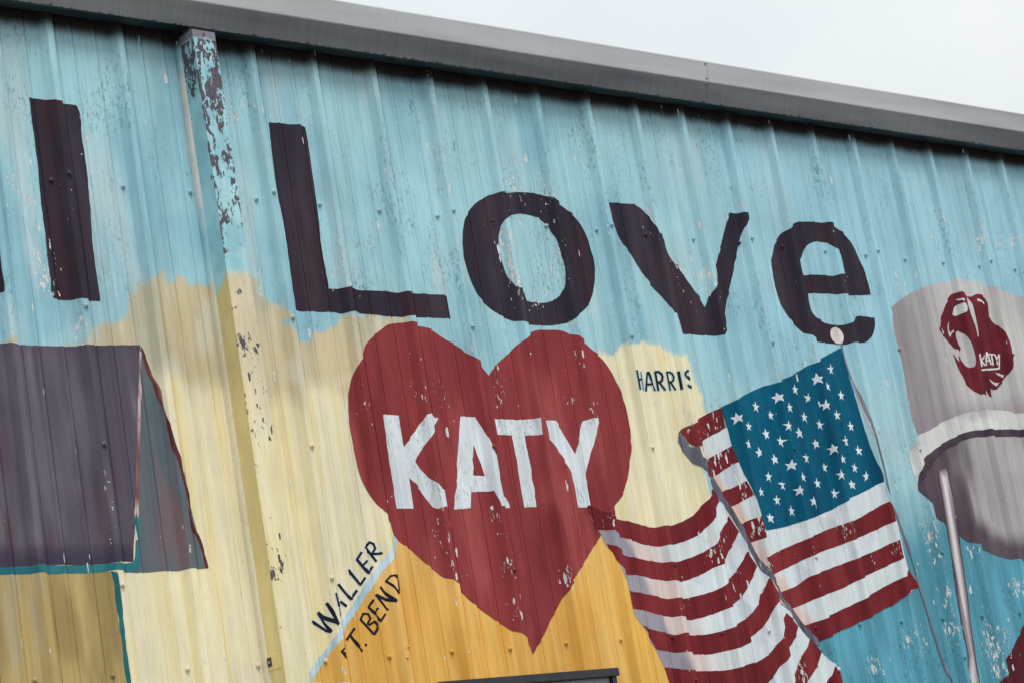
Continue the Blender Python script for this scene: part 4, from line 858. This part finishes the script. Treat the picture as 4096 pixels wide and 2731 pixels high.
# fields of the county map
def orange_c(x, z):
    c = two(rgb(210, 163, 84), rgb(196, 146, 66), .09, .8, 57, cc=rgb(220, 180, 112))(x, z)
    c = mixc(c, rgb(224, 184, 118), ss(2.75, 3.15, z + .3 * (fbm(x / .12, z / .5, 58) - .5)) * .7)
    return mixc(c, rgb(218, 172, 84), ss(2.2, 2.45, x) * .5)


fields = group_part('painted_county_map', 'cream and orange county map painted around the heart')
SHAPES['orange']['holes'] = [[(WX0, WZ0), (WX1, WZ0), (WX1, WZ1), (WX0, WZ1)]]
paint_shape('orange_field', 'orange', orange_c, 1, fields,
            'orange yellow field below the heart and the pale diagonal line', sub=.03, grime=.15)
paint_shape('county_line', 'county_band', two(rgb(186, 203, 212), rgb(160, 188, 202), .06, .12, 59, cc=rgb(150, 172, 184)), 2, fields,
            'pale blue diagonal line between WALLER and FT. BEND', sub=.02, zstep=.015)
NAVY_INK = rgb(26, 29, 42)
for word, nm, lab, halo in (('HARRIS', 'painted_word', 'dark county name HARRIS right of the heart', rgb(176, 194, 196)),
                            ('WALLER', 'painted_word', 'dark county name WALLER slanting above the pale diagonal line', rgb(196, 203, 204)),
                            ('FT_BEND', 'painted_word', 'dark county name FT. BEND slanting below the pale diagonal line', None)):
    wd = group_part(nm, lab)
    if halo is not None:
        allh = [q for _, _, hl in WORDS[word] for q in hl]
        painted('brushed_outline', allh, halo, 1, wd, zstep=.03, amp=.001, grime=.1, wear=lambda x, z: np.zeros(len(x)))
    for ch, pl, hl in WORDS[word]:
        painted('painted_letter', pl, NAVY_INK, 3, wd, zstep=.03, amp=.0, grime=.0, wear=lambda x, z: np.full(len(x), .03))

# greeting
for key, lab in (('sliver', 'cropped black letter at the left end of the greeting'), ('I', 'tall plain black letter bar left of the downspout'),
                 ('L', 'black capital letter L at the start of Love'), ('O', 'round black letter o of Love'),
                 ('V', 'black letter v of Love'), ('e', 'black letter e at the end of Love')):
    paint_shape('painted_letter', key, INK, 2, building, lab, amp=.0016, grime=.5, sub=.03, wear_gain=.68)

# heart
heart = group_part('painted_heart', 'big red painted heart with KATY in white')


def heart_c(x, z):
    c = two(rgb(133, 54, 57), rgb(119, 45, 49), .18, .5, 61, cc=rgb(147, 68, 68))(x, z)
    return mixc(c, rgb(150, 74, 74), ss(.62, .75, fbm(x / .07, z / .3, 63)) * ss(3.1, 2.8, z) * .8)


paint_shape('heart_field', 'heart', heart_c, 3, heart, sub=.03, grime=.35, wear_gain=.74)
for ch in 'KATY':
    paint_shape('painted_letter', ch, two(rgb(206, 212, 215), rgb(196, 203, 208), .05, .2, 65), 4, heart, sub=.02, zstep=.02, grime=1.5,
                wear=lambda x, z: np.full(len(x), .25))

# barn
barn = group_part('painted_barn', 'painted barn with a dark purple grey roof left of the downspout')


def roof_c(x, z):
    c = two(rgb(84, 77, 88), rgb(100, 94, 103), .08, .6, 71, cc=rgb(82, 66, 76))(x, z)
    c = mixc(c, rgb(64, 60, 76), ss(3.78, 3.90, z + .07 * (fbm(x / .1, z / .1, 73) - .5)) * .85)
    c = mixc(c, rgb(56, 50, 66), ss(3.12, 3.06, z + .05 * (fbm(x / .08, z / .1, 75) - .5)) * .8)
    return mixc(c, rgb(120, 116, 124), ss(.66, .8, fbm(x / .022, z / .45, 77)) * .7)


paint_shape('barn_wall', 'barn_wall', two(rgb(172, 150, 98), rgb(148, 128, 84), .09, .35, 79, cc=rgb(164, 152, 122)), 2, barn, sub=.03)
paint_shape('barn_post', 'barn_post', two(rgb(38, 100, 108), rgb(48, 116, 122), .05, .2, 81), 3, barn, sub=.02)
paint_shape('barn_gable', 'barn_gable', two(rgb(90, 97, 103), rgb(66, 93, 101), .07, .45, 83, cc=rgb(112, 92, 96)), 3, barn, sub=.02)
paint_shape('roof_field', 'barn_roof', roof_c, 3, barn, sub=.03)
paint_shape('eave_band', 'barn_eave', two(rgb(46, 112, 120), rgb(36, 98, 108), .1, .1, 85), 4, barn, sub=.03, zstep=.015)
paint_shape('gable_edge', 'gable_edge_right', two(rgb(88, 42, 48), rgb(66, 34, 44), .03, .12, 87, cc=rgb(150, 108, 104)), 4, barn, sub=.015, zstep=.015, amp=.003)
paint_shape('gable_edge', 'gable_edge_left', two(rgb(150, 116, 108), rgb(110, 70, 70), .02, .1, 89, cc=rgb(190, 170, 165)), 4, barn, sub=.015, zstep=.015, amp=.003)

# water tower
tower = group_part('painted_water_tower', 'grey painted water tower at the right end of the mural')


def drum_c(x, z):
    d = x - 4.68 + .12 * (z - 4.0)
    c = mixc(rgb(140, 133, 136), rgb(154, 149, 150), ss(0, .25, d))
    c = mixc(c, rgb(182, 180, 178), ss(.15, .55, d + .12 * (fbm(x / .06, z / .8, 91) - .5)))
    c = mixc(c, rgb(150, 144, 148), ss(1.0, 1.3, d))
    c = mixc(c, rgb(138, 128, 136), ss(3.78, 3.60, z + .08 * (fbm(x / .15, z / .15, 93) - .5) - .1 * (x - 5.2)) * .8)
    return mixc(c, rgb(160, 146, 146), ss(.6, .75, fbm(x / .05, z / .4, 95)) * .6)


def bowl_c(x, z):
    n = fbm(x / .12, z / .2, 97)
    d = x - 4.62
    c = mixc(rgb(84, 70, 80), rgb(158, 152, 154), ss(.22, .52, d + .22 * (n - .5)))
    c = mixc(c, rgb(176, 173, 170), ss(.6, 1.0, d) * ss(.4, .7, n) * .6)
    sd = sdist(SHAPES['bowl']['polys'][0], x, z)
    return mixc(c, rgb(74, 60, 70), ss(.16, .05, sd + .06 * (n - .5)) * ss(3.32, 3.1, z + .0 * x) * .9)


LEGP = np.array(SHAPES['leg']['polys'][0])


def leg_c(x, z):
    w = sdist(LEGP, x, z)
    c = mixc(rgb(68, 54, 64), rgb(142, 131, 136), ss(.003, .018, w))
    return mixc(c, rgb(196, 190, 191), ss(.021, .034, w + .006 * (fbm(x / .03, z / .3, 99) - .5)))


paint_shape('tower_drum', 'drum', drum_c, 2, tower, sub=.025, grime=.2)
paint_shape('tower_bowl', 'bowl', bowl_c, 3, tower, sub=.02, zstep=.02, grime=.2)
paint_shape('tower_walkway', 'ring', two(rgb(196, 195, 192), rgb(172, 168, 170), .15, .06, 101, cc=rgb(210, 210, 206)), 4, tower, sub=.025, zstep=.02)
paint_shape('walkway_shadow_band', 'shadow_arc', two(rgb(62, 51, 61), rgb(74, 62, 70), .1, .05, 103), 5, tower, sub=.025, zstep=.02)
paint_shape('tower_leg', 'leg', leg_c, 6, tower, sub=.006, zstep=.03)
EMB = two(rgb(94, 28, 38), rgb(108, 36, 44), .1, .1, 105, cc=rgb(84, 26, 36))
cut = rgb(190, 188, 186)
SHADOWED = []
emblem_back = [h for h in SHAPES['emblem']['holes']]
paint_shape('emblem_field', 'emblem', EMB, 5, tower, 'dark red emblem painted on the water tower', sub=.02, zstep=.02, amp=.001)
for hpoly in emblem_back:
    painted('emblem_highlight', [hpoly], cut, 4, tower, zstep=.02, amp=0)
for ch in ('K', 'A', 'T', 'Y'):
    paint_shape('painted_letter', 'tower_' + ch, rgb(206, 208, 204), 6, tower, amp=0, grime=.5)
paint_shape('emblem_underline', 'tower_line', rgb(204, 206, 202), 6, tower, amp=0, grime=.5)

paint_shape('painted_red_shape', 'dark_red_shape', two(rgb(92, 30, 38), rgb(76, 28, 36), .15, .2, 107), 2, building,
            'dark maroon painted shape at the lower right end of the mural', sub=.03)

# flag
flag = group_part('painted_flag', 'waving painted United States flag right of the heart')


def white_c(x, z):
    n = fbm(x / .11, z / .16, 111)
    c = mixc(WHITE, LAV, ss(.56, .68, n) * .75)
    return mixc(c, rgb(206, 196, 192), ss(.70, .82, fbm(x / .07, z / .16, 113)) * .6)


def front_white_c(x, z):
    c = white_c(x, z)
    d = np.minimum(-sdist(SHAPES['fold_band']['polys'][0], x, z), -sdist(SHAPES['fold_top']['polys'][0], x, z))
    return mixc(c, rgb(205, 172, 158), ss(.075, .01, d + .06 * (fbm(x / .05, z / .2, 115) - .5)) * .85)


def wave_white_c(x, z):
    c = white_c(x, z)
    d = x - (2.62 - .40 * (z - 2.9))
    k = ss(.30, .08, d + .14 * (fbm(x / .06, z / .1, 117) - .5))
    c = mixc(c, rgb(206, 180, 170), k * .75)
    return mixc(c, rgb(120, 122, 140), ss(.055, .0, d + .05 * (fbm(x / .04, z / .1, 119) - .5)) * .8)


paint_shape('fly_field', 'wave_white', wave_white_c, 4, flag, 'white ground of the wavy far end of the flag', sub=.02, zstep=.02)
for k in range(1, 8):
    paint_shape('red_stripe', 'wave_red%d' % k, RED, 5, flag, sub=.025)
paint_shape('hoist_field', 'front_white', front_white_c, 6, flag, 'white ground of the flag panel beside the pole', sub=.02, zstep=.02)
for k in '123abcd':
    paint_shape('red_stripe', 'front_red' + k, RED, 7, flag, sub=.025)
FOLD = two(rgb(90, 91, 104), rgb(112, 110, 122), .05, .12, 121, cc=rgb(70, 62, 72))
paint_shape('flag_fold', 'fold_top', FOLD, 8, flag, sub=.015, zstep=.015)
paint_shape('flag_fold', 'fold_band', FOLD, 8, flag, sub=.015, zstep=.015)
paint_shape('star_field', 'canton', two(rgb(0, 80, 107), rgb(0, 90, 117), .14, .6, 123, cc=rgb(0, 69, 97)), 8, flag, 'deep blue star field of the flag', sub=.03, grime=.2,
            wear=lambda x, z: np.full(len(x), .09))
for n, (cx, cz, r) in enumerate(STARS):
    r = .4 * r + .6 * .046 * .92 * (1 if r > .034 else .7)
    rr = random.Random(n)
    rot = rr.uniform(-.2, .12)
    pl = []
    for k in range(10):
        a = math.pi / 2 + rot + k * math.pi / 5 + rr.uniform(-.07, .07)
        q = r * (rr.uniform(.84, 1.06) if k % 2 == 0 else rr.uniform(.33, .41))
        pl.append((cx + q * math.cos(a) * .88, cz + q * math.sin(a)))
    painted('star', [pl], rgb(204, 212, 216), 9, flag, zstep=.02, amp=0, grime=.8, wear=lambda x, z: np.full(len(x), .03))


def ribbon(pts, w0, w1):
    p = [np.array(q) for q in pts]
    L, R_ = [], []
    for i, q in enumerate(p):
        d = p[min(i + 1, len(p) - 1)] - p[max(i - 1, 0)]
        d = d / np.linalg.norm(d)
        n = np.array([-d[1], d[0]])
        w = w0 + (w1 - w0) * i / (len(p) - 1)
        L.append(tuple(q + n * w / 2))
        R_.append(tuple(q - n * w / 2))
    return L + R_[::-1]


painted('flag_pole', [ribbon(POLE, .009, .013)], two(rgb(112, 106, 118), rgb(136, 128, 134), .02, .3, 125, cc=rgb(96, 84, 94)), 9, flag, amp=.001, sub=.01, grime=.1)
hp = [(x - .0075, z - .002) for x, z in POLE[2:6]]
painted('pole_highlight', [ribbon(hp, .004, .003)], rgb(196, 198, 200), 9, flag, amp=.001, sub=.01, grime=.1)
bc, bt, bs = BALL
brx, brz = abs(bs[0] - bc[0]), abs(bt[1] - bc[1])
painted('pole_finial', [[(bc[0] + brx * math.cos(a), bc[1] + brz * math.sin(a)) for a in np.linspace(0, 2 * math.pi, 20, endpoint=False)]],
        two(rgb(220, 214, 210), rgb(200, 188, 184), .03, .05, 127), 9, flag, amp=.001, grime=.1)


def mural_colour(x, z):
    """paint colour at one spot of the wall"""
    c = base_paint(np.array([x]), np.array([z]))[0]
    xa, za = np.array([x]), np.array([z])
    for polys, holes, cf in PAINTED:
        if any(pip(np.array(p), xa, za)[0] for p in polys) and not any(pip(np.array(p), xa, za)[0] for p in holes):
            c = np.array(cf(xa, za))[0]
    return c


# ------------------------------------------------------------------ screws
def screw_mesh(s=1.0):
    b = bmesh.new()
    n = 10
    rings = [(.0092 * s, 0), (.0088 * s, .0020 * s), (.0060 * s, .0034 * s)]
    prev = None
    for r, h in rings:
        ring = [b.verts.new((r * math.cos(2 * math.pi * i / n), -h, r * math.sin(2 * math.pi * i / n))) for i in range(n)]
        if prev:
            for i in range(n):
                b.faces.new((prev[i], prev[(i + 1) % n], ring[(i + 1) % n], ring[i]))
        prev = ring
    b.faces.new(prev)
    lo = [b.verts.new((.0050 * s * math.cos(math.pi / 3 * i), -.003 * s, .0050 * s * math.sin(math.pi / 3 * i))) for i in range(6)]
    hi = [b.verts.new((.0046 * s * math.cos(math.pi / 3 * i), -.0092 * s, .0046 * s * math.sin(math.pi / 3 * i))) for i in range(6)]
    for i in range(6):
        b.faces.new((lo[i], lo[(i + 1) % 6], hi[(i + 1) % 6], hi[i]))
    b.faces.new(hi)
    return bm_mesh('screw', b)


SCREW = screw_mesh(1.02)
SCREW.materials.append(M_SCREW)
SMALL = screw_mesh(.6)
SMALL.materials.append(M_SCREW)


def screw_at(x, z, mesh=SCREW, parent=None, y=None, rot=0., colour=None, tilt=(0, 0)):
    o = bpy.data.objects.new('screw', mesh)
    COL.objects.link(o)
    if parent is None:
        parent = next((p for a, b, p in panels if a <= x < b), panels[0][2])
    o.parent = parent
    yy = -float(height(x, z)) - .0046 if y is None else y
    o.location = (x, yy, z)
    o.rotation_euler = (tilt[0], rot, tilt[1])
    c = mural_colour(x, z) if colour is None else np.array(colour)
    o.color = (*[float(v) for v in c], 1)
    return o


ROW_A, ROW_B = 4.4457, 2.6429
LAPS = [4.4635, 3.9591, 3.4533, 2.9481, 2.4455, 1.94]
for i in range(-2, 22):
    for zr in (ROW_A, ROW_B):
        x = i * PITCH + random.uniform(-.004, .004)
        if abs(i - 2) < .1 and zr == ROW_B:
            pass
        screw_at(x, zr + random.uniform(-.004, .004), rot=random.random() * 3, tilt=(random.uniform(-.12, .12), random.uniform(-.12, .12)))
    if i % 3 == 0:
        for zr in LAPS:
            if i == 21 and zr < 4:
                continue
            x = i * PITCH + RIB + random.uniform(-.002, .002)
            screw_at(x, zr + random.uniform(-.004, .004), rot=random.random() * 3, tilt=(random.uniform(-.12, .12), random.uniform(-.12, .12)))
screw_at(1.2897, 2.6694, SMALL)
screw_at(1.2764, 2.6291, SMALL)

# ------------------------------------------------------------------ gutter
def gutter_section(x0, x1, name='gutter_section'):
    prof = [(-.020, 5.262), (-.020, 5.0975), (-.0935, 5.0885), (-.0965, 5.0895), (-.1405, 5.1745), (-.1420, 5.1790), (-.1518, 5.2700), (-.1500, 5.2750), (-.1340, 5.2750), (-.1340, 5.2650)]
    n = max(2, int((x1 - x0) / .15))
    verts, faces = [], []
    m = len(prof)
    for i in range(n + 1):
        x = x0 + (x1 - x0) * i / n
        for j, (y, z) in enumerate(prof):
            sag = .0016 * math.sin(x * 2.1 + j * .3) + .0012 * math.sin(x * 5.3 + 1)
            fade = 1. if j > 1 else 0.
            verts.append((x, y + fade * sag * .6, z + fade * sag * .5))
    for i in range(n):
        for j in range(m - 1):
            a = i * m + j
            faces.append((a, a + 1, a + 1 + m, a + m))
    me = mesh_from(name, verts, faces)
    o = part(name, me, M_GUTTER, building)
    so = o.modifiers.new('sheet', 'SOLIDIFY')
    so.thickness = .0012
    so.offset = -1
    return o


SEAM = 3.510
g1 = gutter_section(-3.62, SEAM - .0022)
g2 = gutter_section(SEAM, 10.16)
tag(g1, 'long grey gutter length left of the riveted seam')
tag(g2, 'grey gutter length right of the riveted seam')
# overlapped joint: a thin backing strap behind the seam, rivets on the left length
b = bmesh.new()
strap = [(-.0945, 5.0895), (-.0975, 5.0905), (-.1395, 5.1745), (-.1410, 5.1790), (-.1500, 5.2690)]
vv = []
for x in (SEAM - .02, SEAM + .03):
    vv.append([b.verts.new((x, y + .0035, z)) for y, z in strap])
for j in range(len(strap) - 1):
    b.faces.new((vv[0][j], vv[0][j + 1], vv[1][j + 1], vv[1][j]))
part('joint_strap', bm_mesh('joint_strap', b), M_DARK, g1)


def rivet(y, z, tiltx):
    b = bmesh.new()
    n = 10
    prev = None
    for r, h in ((.0062, -.001), (.0058, .0012), (.0038, .0028), (.0014, .0034)):
        ring = [b.verts.new((r * math.cos(2 * math.pi * i / n), -h, r * math.sin(2 * math.pi * i / n))) for i in range(n)]
        if prev:
            for i in range(n):
                b.faces.new((prev[i], prev[(i + 1) % n], ring[(i + 1) % n], ring[i]))
        prev = ring
    b.faces.new(prev)
    o = part('rivet', bm_mesh('rivet', b), M_RIVET, g1)
    o.location = (SEAM - .014, y, z)
    o.rotation_euler = (tiltx, 0, 0)


rivet(-.1515, 5.262, math.radians(6))
rivet(-.1438, 5.193, math.radians(6))
rivet(-.1365, 5.166, math.radians(28))
rivet(-.1005, 5.098, math.radians(28))

# ------------------------------------------------------------------ downspout
SX0, SX1, SY0, SY1 = .633, .738, -.122, -.034


def spout_colour(x, y, z):
    n = fbm(x / .05 + y / .05, z / .08, 131)
    blue = mixc(rgb(160, 200, 206), rgb(142, 186, 196), ss(.4, .7, n))
    tan = mixc(rgb(202, 188, 158), rgb(212, 202, 178), ss(.4, .7, fbm(x / .06, z / .15, 133)))
    crm = mixc(rgb(232, 222, 184), rgb(226, 212, 166), ss(.45, .7, fbm(x / .05 + y / .04, z / .3, 135)))
    side = (x < SX0 + .002)
    tan = np.where(side[:, None], rgb(208, 190, 138), tan)
    crm = np.where(side[:, None], rgb(228, 210, 152), crm)
    zz = z + .03 * (n - .5)
    edge = 4.095 - np.where(side, .9 * (SY0 - y) * -1, 0)
    c = mixc(blue, tan, ss(edge + .02, edge - .03, zz + .05 * (fbm(x / .02, z / .06, 134) - .5)))
    c = mixc(c, crm, ss(3.85, 3.40, zz))
    bare_or_shade = ss(5.026, 5.034, z + .03 * (fbm(x / .03, z / .2, 137) - .5))
    return mixc(c, rgb(122, 116, 126), bare_or_shade)


ny_, nx_ = 9, 11
loop = [(SX0, SY1 + (SY0 - SY1) * k / ny_) for k in range(ny_)] + [(SX0 + (SX1 - SX0) * k / nx_, SY0) for k in range(nx_)] + \
       [(SX1, SY0 + (SY1 - SY0) * k / 4) for k in range(4)] + [(SX1 + (SX0 - SX1) * k / 4, SY1) for k in range(4)]
# round the two front corners a little
zs = np.concatenate([np.linspace(.25, 2.3, 30), np.linspace(2.31, 5.066, 300)])
vv, ff = [], []
m = len(loop)
for z in zs:
    for (x, y) in loop:
        dent = .0016 * (float(vnoise(z / .25, x * 9 + y * 7, 139)) - .5)
        vv.append((x + (dent if x < SX0 + .01 else 0), y + (dent if y < SY0 + .01 else 0), z))
for i in range(len(zs) - 1):
    for j in range(m):
        ff.append((i * m + j, i * m + (j + 1) % m, (i + 1) * m + (j + 1) % m, (i + 1) * m + j))
ff.append(tuple((len(zs) - 1) * m + j for j in range(m)))
me = mesh_from('spout_body', vv, ff)
V = np.array(vv)
x, y, z = V.T
front = y < SY0 + .004
wear = np.where(z > 4.80, 1.0, np.interp(z, [2.2, 2.75, 2.95, 3.2, 3.6, 4.1, 4.3, 4.6, 4.8], [.05, .15, .62, .38, .45, .45, .66, .78, .84]))
band = fbm(x / .3, z / .12, 141)
wear = wear + .7 * (band - .5)
corner = np.exp(-((x - SX0) / .010) ** 2) * front
wear = wear + corner * np.interp(z, [2.6, 3.0, 4.9], [0, .28, .18])
wear = np.where(front, wear, np.where(x < SX0 + .004, np.interp(z, [2.2, 4.3, 4.75, 4.9], [-.1, -.05, .35, 1.15]) - 1.6 * (y - SY0), wear))
wear = np.where(z > 5.035, -1, wear)
downspout = group_part('downspout', 'square downspout with flaking blue and cream paint below the gutter')
set_attrs(me, spout_colour(x, y, z), wear, .3)
part('spout_body', me, M_SPOUT, downspout)
part('outlet_neck', box_mesh('outlet_neck', .645, .727, -.090, -.038, 5.0655, 5.0935), M_SEAL, downspout)
# closure bead between spout and sheet
vv, ff = [], []
sec = [(.6255, -.0005), (.6245, -.010), (.6250, -.020), (.6275, -.028), (.6320, -.0335), (.6400, -.0345), (.6400, -.0005)]
zs = np.linspace(.25, 5.06, 340)
for z_ in zs:
    for k, (px_, py_) in enumerate(sec):
        j = .0026 * (float(fbm(np.array([z_ / .03]), np.array([k * 3.1]), 143)[0]) - .5) if k < 4 else 0
        vv.append((px_ + j, py_, z_))
m = len(sec)
for i in range(len(zs) - 1):
    for j in range(m - 1):
        ff.append((i * m + j, i * m + j + 1, (i + 1) * m + j + 1, (i + 1) * m + j))
me = mesh_from('closure_bead', vv, ff, True)
V = np.array(vv)
x, y, z = V.T
nn = fbm(z / .05, y / .02, 145)
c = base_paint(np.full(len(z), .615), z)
c = mixc(c, rgb(205, 196, 188), ss(4.25, 4.5, z + .2 * (nn - .5)) * ss(5.0, 4.86, z) * .9)
c = mixc(c, rgb(214, 212, 196), .35 * ss(4.2, 4.0, z))
set_attrs(me, c, .28 + .2 * ss(4.2, 4.6, z), .7)
part('closure_bead', me, M_PAINT, downspout)
# strap bracket low on its side
b = bmesh.new()
box(b, SX0 - .0035, SX0 - .0005, -.106, -.030, 2.614, 2.666)
me = bm_mesh('strap', b, .0006)
n = len(me.vertices)
set_attrs(me, np.broadcast_to(rgb(220, 200, 138), (n, 3)), .25, .8)
st = part('strap', me, M_SPOUT, downspout)
b = bmesh.new()
box(b, SX0 - .0056, SX0 - .0034, -.058, -.034, 2.628, 2.660)
part('bare_patch', bm_mesh('bare_patch', b), M_DARK, downspout)
sc = screw_at(SX0 - .0038, 2.643, SMALL, parent=downspout, y=-.047, colour=rgb(206, 186, 126))
sc.rotation_euler = (0, 0, -math.pi / 2)
so = screw_at(.685, 5.052, SMALL, parent=downspout, y=SY0 - .0005, colour=rgb(90, 84, 92))

# ------------------------------------------------------------------ window under the heart
win = group_part('window', 'dark framed window below the tip of the red heart')
def wpart(name, mat, *a, bevel=.002):
    return part(name, box_mesh(name, *a, bevel=bevel), mat, win)


wpart('header_trim', M_DARK, 1.404, 2.357, -.048, -.001, 2.494, 2.527)
wpart('jamb_trim', M_DARK, 2.320, 2.345, -.040, .03, 1.23, 2.493)
wpart('jamb_trim', M_DARK, 1.415, 1.440, -.040, .03, 1.23, 2.493)
wpart('sill_trim', M_DARK, 1.404, 2.357, -.055, .03, 1.20, 1.229)
fy0, fy1 = -.022, .028
wpart('window_frame', M_FRAME, 1.441, 2.319, fy0, fy1, 2.462, 2.4935)
wpart('window_frame', M_FRAME, 2.285, 2.319, fy0, fy1, 1.2655, 2.4615)
wpart('window_frame', M_FRAME, 1.441, 1.475, fy0, fy1, 1.2655, 2.4615)
wpart('window_frame', M_FRAME, 1.441, 2.319, fy0, fy1, 1.2295, 1.265)
wpart('pane', M_GLASS, 1.4755, 2.2845, .004, .010, 1.2655, 2.4615, bevel=0)
wpart('room_backing', M_DARK, 1.42, 2.34, .06, .075, 1.20, 2.53)
